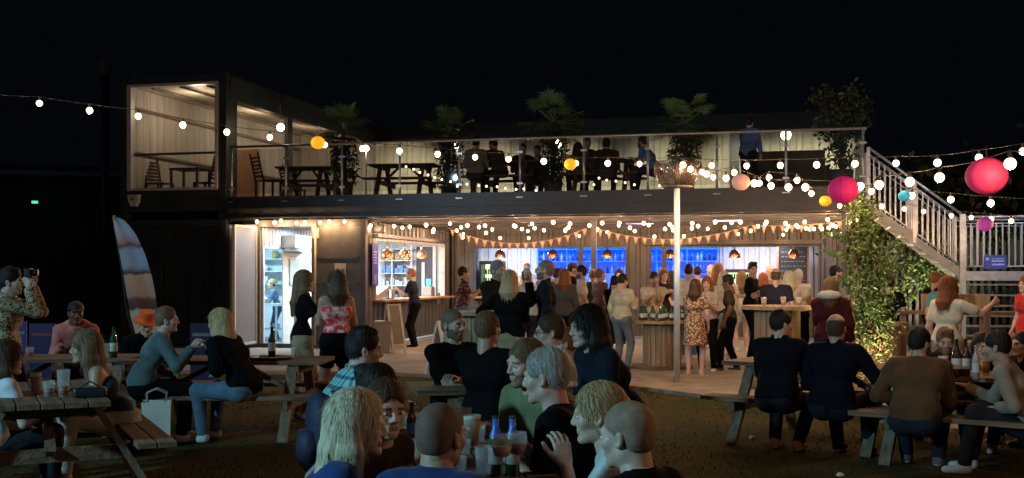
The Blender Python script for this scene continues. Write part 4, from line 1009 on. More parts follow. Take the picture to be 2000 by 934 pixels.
t = thing('climbing_vine', 'thinner vine showing between the bars of the half landing', 'climber'); mesh_thing('foliage', [(v, q, 1-(RNG.random(len(P_)) < .35).astype(int))], [leafA, leafB], t)
# dark trees beyond
def crown_tree(x, y, hgt, rad, lb, n=3500, sz=.28):
    t = thing('tree', lb, 'tree', (x, y, 0), 0, 'dark trees beyond the venue'); b = MB()
    b.tube([(0, 0, 0), (.1, 0, hgt*.3), (0, .1, hgt*.6), (.1, 0, hgt*.85)], [.22, .17, .11, .04], 8)
    cl = []
    for i in range(46):
        a = RNG.uniform(0, 2*PI); z = hgt*RNG.uniform(.32, .98); r = rad*math.sin(min(1, (1.08-z/hgt)*2.0)*PI/2)*RNG.uniform(.3, 1)
        tip = np.array((r*math.cos(a), r*math.sin(a), z)); b.tube([(0, 0, z*.7), tuple(tip)], [.05, .015], 5, caps=False)
        cl.append(tip[None]+RNG.normal(0, .17*rad+.1, (n//46, 3))*(1, 1, .7))
    b.build('trunk', bark, t); P_ = np.concatenate(cl); v, q = leaves(len(P_), P_, sz, .3, .5); mesh_thing('crown', [(v, q, 0)], [leafB], t)
crown_tree(9.9, 27, 3.9, 1.8, 'dark leafy tree rising behind the landing at the right edge'); crown_tree(13.5, 31, 4.6, 2.6, 'dark broad tree farthest right beyond the landing')
crown_tree(10.9, 34, 4.0, 1.8, 'low dark tree between the terrace end and the landing')
# fan palms on the terrace
def palm(u, v, hc_, R, lb, n=24, low=True, sc_=1.0):
    t = thing('fan_palm', lb, 'palm', W(u, v, DZ), RNG.uniform(0, 6), 'potted plants along the terrace')
    b = MB(); b.lathe([(0, 0), (.17, 0), (.21, .36), (.19, .37), (.17, .33), (0, .33)], n=14); b.build('planter', mat('planter', (.05, .05, .05), .6, var=.2), t)
    b = MB(); b.tube([(0, 0, .3), (.03, 0, hc_*.5), (0, .02, hc_)], [.055, .05, .045], 8); b.build('trunk', bark, t)
    V2 = []; Q2 = []; st = MB(); o = 0
    for i in range(n):
        a = i*2.399; el_ = math.radians(RNG.uniform(-35, 75)); l = R*RNG.uniform(.45, .62)
        d = np.array((math.cos(a)*math.cos(el_), math.sin(a)*math.cos(el_), math.sin(el_))); h0 = np.array((0, 0, hc_)); h1 = h0+d*l
        st.tube([tuple(h0), tuple(h1)], [.010, .005], 4, caps=False)
        s = np.cross(d, (0, 0, 1)); s /= np.linalg.norm(s)+1e-6; nn = np.cross(s, d)
        for k in range(17):
            b_ = math.radians(-105+210*k/16); dd = d*math.cos(b_)+s*math.sin(b_)+nn*.12; dd /= np.linalg.norm(dd); L_ = R*.52*(.75+.25*math.cos(b_))*RNG.uniform(.85, 1.1)
            pm = h1+dd*L_*.55; pe_ = h1+dd*L_+np.array((0, 0, -.28*L_)); w_ = np.cross(dd, nn); w_ /= np.linalg.norm(w_)+1e-6
            V2 += [h1, pm+w_*.019, pe_, pm-w_*.019]; Q2.append([o, o+1, o+2, o+3]); o += 4
    mesh_thing('frond', [(np.array(V2), np.array(Q2), 0)], [leafP], t); st.build('leaf_stalk', leafP, t)
    if low:
        n = 900; a = RNG.uniform(0, 2*PI, n); z = RNG.uniform(.35, hc_*.9, n); r = .30*np.sqrt(RNG.random(n)); P_ = np.stack([r*np.cos(a), r*np.sin(a), z], 1); v_, q_ = leaves(n, P_, .13, .6, .3); mesh_thing('underplanting', [(v_, q_, 0)], [leafB], t)
for px_, v_, yc, R, lb in ((672, .9, 255, .74, 'leftmost potted fan palm on the terrace, beside the glazed lounge'), (878, 2.6, 258, .70, 'dim fan palm on the terrace between the empty table and the seated pair'), (1080, 1.4, 240, .80, 'spiky fan palm rising behind the middle of the balustrade'), (1338, .8, 240, .76, 'fan palm on the terrace directly above the silver lamp pole')):
    u0 = u_of(px_, v_); palm(u0, v_, z_of(yc, u0, v_)-DZ, R, lb)
u0 = u_of(1642, .9); t = thing('potted_tree', 'bushy potted tree at the right end of the terrace balustrade', 'potted tree', W(u0, .9, DZ), 0, 'potted plants along the terrace')
MB().lathe([(0, 0), (.2, 0), (.25, .4), (.22, .41), (.2, .36), (0, .36)], n=14).build('planter', MATS['planter'], t)
b = MB(); b.tube([(0, 0, .3), (.03, 0, .8), (.0, 0, 1.5)], [.04, .03, .02], 7)
cl = []
for i in range(34):
    a = RNG.uniform(0, 2*PI); z = RNG.uniform(1.05, 2.0); r = RNG.uniform(.1, .52); tip = np.array((r*math.cos(a), r*math.sin(a), z)); b.tube([(0, 0, z*.7), tuple(tip)], [.015, .005], 4, caps=False); cl.append(tip[None]+RNG.normal(0, .09, (44, 3)))
for i in range(14):
    a = RNG.uniform(0, 2*PI); z = RNG.uniform(.5, 1.1); r = RNG.uniform(.1, .3); cl.append(np.array((r*math.cos(a), r*math.sin(a), z))[None]+RNG.normal(0, .08, (30, 3)))
P_ = np.concatenate(cl); v, q = leaves(len(P_), P_, .10, .3, .5); b.build('trunk', bark, t); mesh_thing('crown', [(v, q, 0)], [leafB], t)

# ------------------------------------------------------------------ buildings and poles at the left and behind
t = thing('dark_warehouse', 'low dark warehouse with a pale gutter line at the left edge', 'building', (-12, 33, 0))
b = MB(); b.bx(-22, 4.0, 0, 14, 0, 4.55); b.build('wall', mat('warehouse_wall', (.012, .014, .016), .8, var=.3), t)
b = MB(); b.beam((-22, -.12, 5.05), (4.0, -.12, 4.40), .16, .13); b.build('gutter', mat('gutter', (.16, .20, .24), .5), t)
b = MB(); b.add([(-22, -.2, 5.02), (4.0, -.2, 4.38), (4.0, 14, 5.8), (-22, 14, 6.6)], [(0, 1, 2, 3)]); b.build('roof', mat('warehouse_roof', (.02, .025, .03), .7), t)
p_ = at(68, 395, 32.6); b = MB(); b.box((0, 0, 0), (.16, .05, .07)); t2 = thing('exit_light', 'tiny green emergency light glowing on the dark warehouse wall', 'light', p_); b.build('housing', mat('exit_green', (.1, .6, .3), .4, emit=(.05, .9, .4), estr=1.6), t2)
p_ = at(205, 330, 30); t = thing('flue_pole', 'tall thin flue pole with a pale capped top behind the lounge container', 'pole', (p_.x, 30, 0)); zt_ = at(0, 150, 30).z
MB().tube([(0, 0, 0), (0, 0, zt_)], .10, 12).build('pole', mat('flue_dark', (.03, .032, .035), .5), t)
b = MB(); b.lathe([(.13, zt_), (.15, zt_+.02), (.15, zt_+.36), (.10, zt_+.42), (0, zt_+.42)], n=16); b.build('cap', mat('flue_cap', (.15, .17, .14), .5), t)

# lamp / heater mast
pm_ = at(1322, 755, 16.4)
t = thing('lamp_mast', 'shiny silver mast topped by a smoked glass bowl in front of the bar', 'lamp mast', (pm_.x, 16.4, 0)); zb_ = at(0, 368, 16.4).z
b = MB(); b.tube([(0, 0, 0), (0, 0, zb_)], .044, 14); b.lathe([(.12, 0), (.12, .015), (.06, .03)], n=16); b.build('pole', mat('mast_steel', (.74, .88, .98), .32, .3, var=.06), t)
b = MB(); b.lathe([(.052, zb_), (.20, zb_+.01), (.27, zb_+.07), (.32, zb_+.20), (.335, zb_+.36), (.30, zb_+.39), (.29, zb_+.385), (.322, zb_+.355), (.308, zb_+.20), (.26, zb_+.08), (.19, zb_+.02)], n=28); b.build('bowl', mat('smoked_glass', (.04, .03, .025), .1, alpha=.34, coat=.5), t)
b = MB()
for k in range(8): a = k*PI/4; b.tube([(.20*math.cos(a), .20*math.sin(a), zb_+.015), (.32*math.cos(a), .32*math.sin(a), zb_+.20), (.335*math.cos(a), .335*math.sin(a), zb_+.37)], .006, 5)
b.lathe([(.18, zb_-.005), (.24, zb_+.02), (.20, zb_+.04)], n=20); b.tube([(0, 0, zb_), (0, 0, zb_+.45)], .02, 8); b.build('ribs', mat('rib_steel', (.12, .11, .10), .4, .6), t)

# ------------------------------------------------------------------ festoon lights, lanterns, bunting
BE = 175.0
bulbm = mat('bulb_glow', (1, .9, .75), .5, emit=(1, .66, .36), estr=6.5); bulbs = mat('bulb_small_glow', (1, .9, .75), .5, emit=(1, .74, .45), estr=6)
sock = mat('bulb_socket', (.05, .04, .03), .5); wire = mat('festoon_wire', (.035, .028, .02), .7)
def bulb_mesh(r, m, nm):
    b = MB(); b.lathe([(0, -r), (r*.38, -r*.92), (r*.71, -r*.71), (r*.92, -r*.38), (r, 0), (r*.92, r*.38), (r*.71, r*.71), (r*.32, r)], n=14); me = bpy.data.meshes.new(nm); me.from_pydata(b.v, [], b.f); me.materials.append(m); me.polygons.foreach_set('use_smooth', [True]*len(b.f)); me.update(); return me
BM = bulb_mesh(.040, bulbm, 'bulb'); BMb = bulb_mesh(.037, bulbm, 'bulb'); BS = bulb_mesh(.022, bulbs, 'bulb')
sb = MB(); sb.lathe([(0, .085), (.016, .085), (.018, .035), (0, .035)], n=8); SKM = bpy.data.meshes.new('socket'); SKM.from_pydata(sb.v, [], sb.f); SKM.materials.append(sock)
BULB_L = bpy.data.lights.new('bulb_light', 'POINT'); BULB_L.energy = 11; BULB_L.color = (1, .57, .29); BULB_L.shadow_soft_size = .015
def festoon(pts, lb, bm=BM, sag=True, r=.0045, cat='string lights', ends=()):
    pts = [Vector(p) for p in pts]; t = thing('festoon_string', lb, cat, (0, 0, 0), 0, 'festoon light strings')
    up = Vector((0, 0, .085)); path = list(ends[:1])+[p+up for p in pts]+list(ends[1:])
    fine = []
    for a, b_ in zip(path[:-1], path[1:]):
        for k in range(4): q = k/4; fine.append(a.lerp(b_, q)+Vector((0, 0, -.012*math.sin(PI*q)*(b_-a).length)))
    fine.append(path[-1]); MB().tube(fine, r, 5).build('cable', wire, t)
    for p in pts:
        o = bpy.data.objects.new('bulb', bm); COL.objects.link(o); o.location = p; o.parent = t; o.scale = [random.uniform(.92, 1.08)]*3
        if bm is not BS:
            ld = BULB_L; lo = bpy.data.objects.new('bulb_light', ld); COL.objects.link(lo); lo.location = (0, 0, -.062); lo.parent = o
            s_ = bpy.data.objects.new('socket', SKM); COL.objects.link(s_); s_.parent = o
    return t
def pxs(l, Y0, Y1=None):
    Y1 = Y1 or Y0; x0, x1 = l[0][0], l[-1][0]; return [at(x, y, Y0+(Y1-Y0)*(x-x0)/(x1-x0)) for x, y in l]
topm = Vector((pm_.x, 16.4, zb_+.45))
festoon(pxs([(-30, 196), (77, 202), (175, 216), (270, 227), (357, 244), (443, 258), (527, 268), (634, 283), (708, 290), (780, 295), (855, 301), (928, 307), (993, 311), (1062, 315), (1125, 319), (1187, 319), (1249, 320)], 14.2, 16.3), 'long festoon string from the left edge across the lounge window to the lamp mast', BM, ends=(at(-260, 170, 13.8), topm))
festoon(pxs([(1390, 323), (1458, 324), (1524, 323), (1595, 322), (1670, 320), (1750, 319), (1831, 318), (1912, 308), (1998, 296)], 16.2, 11.5), 'nearly level festoon string from the mast to the upper right edge', BM, ends=(topm, at(2100, 290, 11)))
festoon(pxs([(1334, 322), (1349, 330), (1380, 340), (1418, 348), (1473, 358), (1506, 363), (1540, 366), (1573, 366), (1630, 368), (1680, 364), (1717, 361), (1777, 355), (1835, 347)], 16.0, 9.0)+[at(1973, 320, 7.2)], 'thick low festoon string passing both pink lanterns towards the right edge', BM, ends=(topm, at(2080, 300, 6.6)))
festoon([Vector((3.55-.12*k*.9, 5.9-.62*k, 2.62+.13*k)) for k in range(9)], 'festoon string continuing over the viewer from the big pink lantern, beyond the right edge')
festoon(pxs([(1371, 336), (1393, 346), (1434, 337), (1483, 358), (1502, 347), (1557, 352), (1585, 378), (1640, 382), (1702, 374), (1781, 382), (1857, 390), (1935, 397), (2010, 402)], 16.2, 13.5), 'festoon string dipping from the mast past the teal lantern', BM, ends=(topm, at(2100, 405, 13)))
festoon(pxs([(1640, 402), (1677, 395), (1722, 403), (1766, 408), (1804, 413), (1858, 421), (1897, 425), (1936, 428), (1975, 432), (2020, 436)], 19.5, 17.5), 'lowest festoon string along the stair handrail with the purple lantern', BMb, ends=(W(UE-.5, -.12, 2.85), at(2100, 440, 17.3)))
# under the terrace
def under(us, v, z, lb, bm=BMb, jit=.02, sag=.05):
    n = len(us); pts = [W(u, v+random.uniform(-.05, .05), z-sag*math.sin(PI*((i*.23) % 1))+random.uniform(-jit, jit)) for i, u in enumerate(us)]
    return festoon(pts, lb, bm)
festoon([at(x, y, W(u_of(x, -.2), -.2).y) for x, y in ((502, 433), (536, 435), (549, 431), (579, 435), (596, 434), (625, 435), (643, 433), (673, 433))], 'short festoon row above the open kitchen doorway', BMb)
r4 = random.Random(11)
def useq(a, b, st): 
    o = []; q = a
    while q < b: o.append(q+r4.uniform(-.1, .1)); q += st*r4.uniform(.75, 1.25)
    return o
under(useq(u_of(725, .3), UE-.2, .42), .3, 2.64, 'front festoon row hanging just behind the terrace beam above the bar')
under(useq(u_of(730, 1.2), UE-.2, .62), 1.3, 2.63, 'second festoon row under the terrace soffit behind the front one')
under(useq(u_of(720, 2.3), UE-.2, .66), 2.5, 2.62, 'middle festoon row under the terrace soffit')
under(useq(u_of(760, 3.6), UE-.4, .8), 3.8, 2.62, 'fourth festoon row under the terrace soffit, well behind the posts')
under(useq(u_of(850, 5.0), u_of(1640, 5.0), .95), 5.2, 2.55, 'rearmost festoon row close to the bar wall')
festoon([W(UE-.15-1.05*q, .2+3.0*q, 2.62-.10*math.sin(q*PI)) for q in (0, .1, .2, .32, .44, .56, .7, .85, 1)], 'diagonal bright festoon cluster at the right end under the terrace', BMb)
# small lights on the terrace floor
festoon(pxs([(793, 326), (808, 331), (820, 337), (836, 342), (849, 347), (863, 351), (880, 355), (893, 364), (912, 360), (935, 363), (950, 364), (971, 365), (987, 368), (1008, 370), (1023, 369), (1047, 372)], W(u_of(793, .4), .4).y, W(u_of(1047, .2), .2).y), 'small bulb string draped inside the balustrade left of centre', BS, r=.004)
festoon(pxs([(1160, 361), (1170, 348), (1185, 352), (1203, 354), (1221, 357), (1239, 361), (1288, 363)], W(u_of(1160, .3), .3).y, W(u_of(1290, .3), .3).y), 'short small bulb string inside the balustrade near the blue-topped guest', BS, r=.004)
# terrace globe lamps
def globe(px_, py_, v_, r, e, lb, stand=True, col=(1, .80, .52)):
    u0 = u_of(px_, v_); z = z_of(py_, u0, v_); t = bthing('globe_lamp', lb, 'globe lamp', 'globe lamps of the upper floor', uv=(u0, v_))
    MB().lathe([(0, -r), (r*.5, -r*.87), (r*.87, -r*.5), (r, 0), (r*.87, r*.5), (r*.5, r*.87), (0, r)], (0, 0, z), 18).build('globe', mat('globe_glow%d' % e, (1, .9, .7), .4, emit=col, estr=e), t)
    MB().tube([(0, 0, z+r), (0, 0, 5.74 if not stand else z+r+.06)], .012, 6).build('stem', blackm, t)
    if stand: MB().tube([(0, 0, DZ), (0, 0, z-r)], .02, 6).build('stand', galv, t)
globe(548, 249, 1.0, .085, 20, 'hanging globe lamp in the lounge just right of the container corner post', False)
globe(1535, 264, 3.2, .11, 22, 'standing globe lamp above the brown sofa on the terrace', True, (1, .85, .6)); globe(893, 285, 4.0, .085, 22, 'globe lamp among the leaves behind the left palms', True, (1, .85, .6)); globe(1092, 279, 4.4, .08, 22, 'globe lamp right of the middle palm stem', True, (1, .85, .6)); globe(715, 290, 5, .08, 22, 'globe lamp at the far end of the lounge glazing', True, (1, .88, .66))
def ulamp(u, v, z, e, col=(1, .86, .58), s=.5): lamp('upper_floor_lamp', 'POINT', W(u, v, z), e, col, s)
for u0, v_, e in ((-1.4, 1.2, 38), (-1.2, 4.2, 42), (-1.0, 7.2, 36)): ulamp(u0, v_, 5.35, e, (1, .76, .52), .15)
for px_, e in ((800, 34), (960, 34), (1120, 34), (1290, 30), (1440, 34), (1560, 38), (1650, 30)): lamp('wall_washer', 'SPOT', W(u_of(px_, 7.2), 7.0, 5.2), e*5.5, (1, .92, .64), .1, W(u_of(px_, VB), VB, 3.7), 96, .9)
# paper lanterns
def lantern(px_, py_, Y, rpx, col, lb, glow=.25, ribs=True, sq_=.92):
    r = rpx/F*Y; p = at(px_, py_, Y); t = thing('paper_lantern', lb, 'paper lantern', p, RNG.uniform(0, 1), 'round paper lanterns')
    b = MB(); pr = []
    for i in range(33):
        a = -PI/2*.93+PI*.93*i/32; rr = math.cos(a)*(1+(.022 if i % 2 else 0)); pr.append((r*rr, r*math.sin(a)*sq_))
    b.lathe(pr, n=28); b.build('shade', mat('lantern_%d_%d' % (px_, py_), col, .7, emit=col, estr=glow, var=.08), t)
    b = MB(); b.lathe([(r*.12, r*sq_-.004), (r*.12, r*sq_+.006), (r*.09, r*sq_+.006)], n=12); b.tube([(0, 0, r*sq_), (0, 0, r*sq_+.08)], .003, 4)
    b.lathe([(r*.12, -r*sq_-.004), (r*.12, -r*sq_+.006)], n=12)
    b.build('ring', wire, t)
    if ribs:
        b = MB()
        for k in range(4):
            a = k*PI/2+.4; b.tube([(r*1.012*math.cos(q)*math.cos(a), r*1.012*math.cos(q)*math.sin(a), r*1.012*sq_*math.sin(q)) for q in np.linspace(-1.4, 1.4, 14)], r*.012, 4)
        b.build('seam', mat('seam_%d' % px_, tuple(np.array(col)*.4), .7), t)
lantern(1927, 344, 7.6, 39, (.78, .035, .12), 'largest pink lantern hanging near the right edge', .28)
lantern(1647, 371, 10.4, 29, (.80, .02, .16), 'magenta lantern hanging before the right end of the terrace beam', .26)
lantern(1447, 356, 13.5, 17.5, (.78, .34, .24), 'pale peach lantern between the mast and the magenta lantern', .42, False)
lantern(1612, 393, 13.2, 11.5, (.75, .45, .02), 'small yellow lantern just below the magenta lantern', .45, False)
lantern(1766, 383, 13.4, 11.5, (.03, .38, .55), 'small teal lantern over the stair railing', .35, False)
lantern(1924, 438, 17.7, 15, (.42, .05, .34), 'purple lantern hanging at the half landing railing', .35)
lantern(621, 279, 14.9, 13.5, (.95, .38, .01), 'orange-yellow lantern before the lounge and leftmost palm', 1.0, False)
lantern(1114, 321, 16.0, 12, (.90, .40, .01), 'yellow lantern on the long string before the terrace diners', .8, False)
# bunting
def bunting(a, b_, sag, n, lb):
    t = thing('bunting', lb, 'bunting', (0, 0, 0), 0, 'pennant bunting under the terrace'); pts = []
    for i in range(25): q = i/24; pts.append(Vector(a).lerp(Vector(b_), q)-Vector((0, 0, sag*4*q*(1-q))))
    MB().tube(pts, .004, 4).build('cord', mat('cord_cream', (.5, .42, .3), .8), t); d = (Vector(b_)-Vector(a)); d.z = 0; d.normalize()
    for k in range(n):
        q = (k+.5)/n; p = Vector(a).lerp(Vector(b_), q)-Vector((0, 0, sag*4*q*(1-q))); hgt = random.uniform(.14, .165); tw = Vector((-d.y, d.x, 0))*random.uniform(-.03, .03); w2 = .052; th = Vector((-d.y, d.x, 0))*.003
        P = [p-d*w2, p+d*w2, p+tw-Vector((0, 0, hgt))]; m = MB(); m.add([x-th for x in P]+[x+th for x in P], [(0, 1, 2), (3, 5, 4), (0, 3, 4, 1), (1, 4, 5, 2), (2, 5, 3, 0)], 0)
        Q_ = [p-d*w2*.45-Vector((0, 0, .02)), p+d*w2*.45-Vector((0, 0, .02)), p+tw*.6-Vector((0, 0, hgt*.62))]; 
        m.add([x-th*1.8 for x in Q_], [(0, 1, 2)], 1); m.add([x+th*1.8 for x in Q_], [(0, 2, 1)], 1)
        m.build('pennant', [mat('pennant_orange', (.50, .20, .14), .8), mat('pennant_pale', (.58, .42, .32), .8)], t)
bv_ = 1.7
def bp(px_, py_, v=bv_): u0 = u_of(px_, v); return W(u0, v, z_of(py_, u0, v))
bunting(bp(876, 446), bp(1150, 444), .34, 17, 'left run of orange triangular pennants drooping above the bar')
bunting(bp(1164, 446), bp(1465, 440), .26, 17, 'middle run of orange pennants behind the silver mast')
bunting(bp(1465, 440), bp(1668, 428), .06, 11, 'right run of orange pennants above the blackboard')
# ------------------------------------------------------------------ spool tables and picnic tables
def spool(px_, Y, ht, R, lb, sc_=1., cz=.03):
    t = thing('cable_spool_table', lb, 'spool table', ((px_-CX)/F*Y, Y, cz), RNG.uniform(0, 6), 'cable drum tables'); 
    b = MB(); b.lathe([(0, ht-.05), (R, ht-.05), (R, ht), (0, ht)], n=36, smooth=False); b.build('table_top', W2 if False else wood('timber_spool_top', (.26, .18, .10), (.44, .32, .19)), t)
    MB().lathe([(0, 0), (R, 0), (R, .05), (0, .05)], n=36, smooth=False).build('base', W1, t)
    b = MB(); n = 22; r = R*.60
    for k in range(n): a = 2*PI*k/n; b.box((r*math.cos(a), r*math.sin(a), ht/2), (.03, 2*PI*r/n*.94, ht-.1), Matrix.Rotation(a, 3, 'Z'))
    b.build('drum', W2, t); b = MB()
    for k in range(6): a = k*PI/3; b.lathe([(0, ht), (.018, ht), (.016, ht+.01), (0, ht+.012)], (R*.35*math.cos(a), R*.35*math.sin(a), 0), 6)
    b.build('bolt', galv, t)
    return t
spool(1293, 18.8, .80, .50, 'round cable drum table crowded with green bottles behind the silver mast'); spool(1518, 15.6, 1.13, .49, 'tall cable drum table with plank sides behind the two jacketed men')
spool(936, 13.7, 1.12, .33, 'pale cable drum table partly hidden behind the black-shirted pair'); spool(1735, 16.8, .85, .28, 'small dark round table right of the evergreen shrub')
def picnic(lb, x, y, rz, L=1.8, base=0., dark=False, H=.75):
    t = thing('picnic_table', lb, 'picnic table', (x, y, base), rz, 'timber picnic tables'); wm = Wd if dark else W1
    b = MB()
    for k in range(5): b.bx(-L/2, L/2, -.36+k*.147, -.36+k*.147+.138, H-.04, H)
    b.build('table_top', wm, t, bevel=.004)
    for s in (-1, 1):
        b = MB(); b.bx(-L/2, L/2, s*.66-.13, s*.66-.005, .41, .45); b.bx(-L/2, L/2, s*.66+.005, s*.66+.13, .41, .45); b.build('bench', wm, t, bevel=.004)
        for e in (-1, 1):
            MB().beam((e*(L/2-.28), s*.28, H-.04), (e*(L/2-.28), s*.70, 0), .045, .095, (1, 0, 0)).build('leg', Wd if dark else W1y, t)
    for e in (-1, 1):
        MB().bx(e*(L/2-.28)+.026, e*(L/2-.28)+.07, -.78, .78, .315, .41).build('cross_bar', wm, t); MB().bx(e*(L/2-.28)+.026, e*(L/2-.28)+.07, -.34, .34, H-.13, H-.04).build('cross_bar', wm, t)
        MB().beam((e*(L/2-.26), 0, .38), (e*.12, 0, H-.05), .045, .07, (0, 1, 0)).build('brace', wm, t)
    return t
TB = {}
picnic('near left picnic table where the two long-haired women sit', -3.38, 8.15, math.radians(116), 1.7)
picnic('picnic table of the teal-topped man with a bottle tray on its end', -2.85, 11.35, math.radians(-3), 2.0)
picnic('dim picnic table at the far left behind the long-haired women', -4.6, 11.6, math.radians(4), 1.8)
picnic('nearest picnic table crowded with pints and green bottles', -.26, 5.35, math.radians(99), 1.9)
picnic('half-hidden picnic table of the bald man with crossed arms', .02, 8.7, math.radians(12), 1.6)
picnic('picnic table on the right where two jacketed men sit with their backs turned', 3.0, 10.75, math.radians(-38), 1.85)
picnic('rightmost picnic table covered in wine bottles', 4.02, 9.55, math.radians(-38), 1.8)
for px_, v_, r_, L_, lb in ((600, 1.6, .2, 1.3, 'dark terrace picnic table nearest the lounge container'), (790, 1.5, .1, 1.5, 'empty tilted-looking terrace picnic table left of the second palm'), (985, 1.5, 0, 1.6, 'terrace picnic table of the seated pair'), (1180, 1.5, 0, 1.6, 'terrace picnic table of the guests left of the mast palm')):
    p = W(u_of(px_, v_), v_, 0); picnic(lb, p.x, p.y, -TH+r_, L_, DZ, True, .78)
# slatted garden chairs and a tall back in the lounge
def gchair(u, v, rz, lb, base=DZ):
    t = thing('slatted_chair', lb, 'chair', W(u, v, base), rz, 'slatted chairs of the upper floor')
    b = MB(); 
    for k in range(5): b.bx(-.22, .22, -.22+k*.09, -.15+k*.09, .42, .44)
    b.build('seat', Wd, t); b = MB(); R_ = Matrix.Rotation(-.15, 3, 'X')
    for k in range(6): b.box((0, .22+.015*k, .52+.08*k), (.42, .02, .045))
    for s in (-1, 1): b.beam((s*.21, .2, .40), (s*.21, .34, 1.02), .035, .03)
    b.build('backrest', Wd, t)
    for sx in (-1, 1):
        for sy in (-1, 1): MB().bx(sx*.21-.02, sx*.21+.02, sy*.2-.02, sy*.2+.02, 0, .42).build('leg', Wd, t)
gchair(u_of(312, .9), .9, 1.0, 'dark slatted chair at the left of the lounge window'); gchair(u_of(405, 1.0), 1.0, -1.9, 'dark slatted chair at the right inside the lounge window'); gchair(.55, .8, 2.2, 'slatted chair just outside the lounge on the terrace'); gchair(u_of(575, 3.5), 3.5, 2.0, 'slatted chair deeper on the terrace before the lounge glazing')
t = bthing('lounge_table', 'narrow dark table standing between the chairs behind the lounge window', 'table', uv=(u_of(372, .8), .8)); t.location.z = DZ
b = MB(); b.bx(-.35, .35, -.3, .3, .70, .74); b.build('table_top', mat('table_grey', (.10, .10, .10), .5), t)
for x, y in ((-.32, -.27), (.32, -.27), (-.32, .27), (.32, .27)): MB().bx(x-.025, x+.025, y-.025, y+.025, 0, .70).build('leg', mat('leg_grey', (.22, .22, .22), .4, .4), t)
t = bthing('lounge_screen', 'tan timber privacy panel inside the lounge opening', 'panel', uv=(-1.0, 2.6)); t.location.z = DZ
MB().bx(-.42, .42, -.02, .02, .1, 1.35).build('panel', mat('tan_board', (.36, .19, .10), .6, var=.1), t); MB().bx(-.40, -.34, -.03, .03, 0, .1).build('foot', Wd, t); MB().bx(.34, .40, -.03, .03, 0, .1).build('foot', Wd, t)
t = bthing('terrace_sofa', 'long brown rattan sofa below the standing globe lamp', 'sofa', uv=(u_of(1540, 2.4), 2.4)); t.location.z = DZ
ra = mat('rattan', (.075, .04, .022), .7, var=.35, scale=20, bump=.6, bscale=60); MB().bx(-.75, .75, .25, .38, 0, 1.0).build('backrest', ra, t, bevel=.03); MB().bx(-.73, .73, -.35, .25, .05, .42).build('seat', ra, t, bevel=.03)
for s in (-1, 1): MB().bx(s*.75-.07, s*.75+.07, -.35, .25, 0, .62).build('arm', ra, t, bevel=.03)
# chalk signs, bin, bag, flag, bench, planter
def asign(px_, Y, yt, yb, wpx, lb, kind='frame', rz=0, face=(.5, .55, .56)):
    p = at(px_, yb, Y); hgt = (yb-yt)/F*Y; wd_ = wpx/F*Y; t = thing('a_board', lb, 'sign board', (p.x, Y, .03), rz, None)
    for s in (-1, 1):
        b = MB(); sp = .22
        def P(x, z): return (x, s*sp*(1-z/hgt), z)
        for x in (-wd_/2, wd_/2): b.beam(P(x, 0), P(x, hgt), .05, .03, (0, 1, 0))
        b.beam(P(-wd_/2, hgt-.02), P(wd_/2, hgt-.02), .05, .03); b.beam(P(-wd_/2, hgt*.16), P(wd_/2, hgt*.16), .05, .03); b.build('frame', mat('sign_frame_'+kind, (.70, .70, .68) if kind == 'frame' else (.52, .46, .36), .5), t)
        b = MB(); a_, c_ = Vector(P(0, hgt*.18)), Vector(P(0, hgt-.04)); b.beam(a_, c_, wd_-.05, .012, (0, 1, 0)); pn = b.build('panel', mat('sign_panel_'+kind, face, .5, var=.15, scale=5), t)
asign(862, 17.4, 627, 734, 24, 'white-framed pavement sign behind the bald man with crossed arms', 'frame', math.radians(62)); asign(768, 22.6, 592, 686, 28, 'cream timber chalk easel leaning by the rubbish bin', 'easel', math.radians(40), (.16, .16, .15))
p = at(747, 690, 22.4); t = thing('rubbish_bin', 'beige square rubbish bin standing below the serving hatch', 'bin', (p.x, 22.4, .03), .25)
b = MB(); z1 = .58; P0 = [(-.16, -.16), (.16, -.16), (.16, .16), (-.16, .16)]; b.add([(x*.85, y*.85, 0) for x, y in P0]+[(x, y, z1) for x, y in P0], [(3, 2, 1, 0), (0, 1, 5, 4), (1, 2, 6, 5), (2, 3, 7, 6), (3, 0, 4, 7)]); b.build('body', mat('bin_beige', (.30, .25, .19), .5, var=.12), t, bevel=.01)
b = MB(); b.bx(-.18, .18, -.18, .18, z1, z1+.035); b.bx(-.15, .15, -.15, .15, z1+.035, z1+.055); b.build('lid', mat('bin_lid', (.24, .20, .16), .5), t, bevel=.01)
p = at(306, 868, 10.42); t = thing('gift_bag', 'pale paper carrier bag on the grass in front of the teal-topped man', 'bag', (p.x, 10.42, 0), .25)
b = MB(); b.add([(-.12, -.07, 0), (.12, -.07, 0), (.12, .07, 0), (-.12, .07, 0), (-.13, -.08, .42), (.13, -.08, .43), (.125, .07, .42), (-.13, .08, .43), (-.125, 0, .425), (.13, 0, .42)], [(3, 2, 1, 0), (0, 1, 5, 4), (1, 2, 6, 9, 5), (2, 3, 7, 6), (3, 0, 4, 8, 7)]); b.build('paper_body', mat('bag_paper', (.55, .60, .54), .7, col2=(.75, .72, .62), scale=5, bump=.5, bscale=8), t)
for s in (-1, 1): MB().tube([(-.08, s*.075, .40), (-.09, s*.07, .50), (0, s*.06, .54), (.09, s*.07, .50), (.08, s*.075, .40)], .005, 5).build('handle', mat('cord_white', (.5, .5, .48), .7), t)
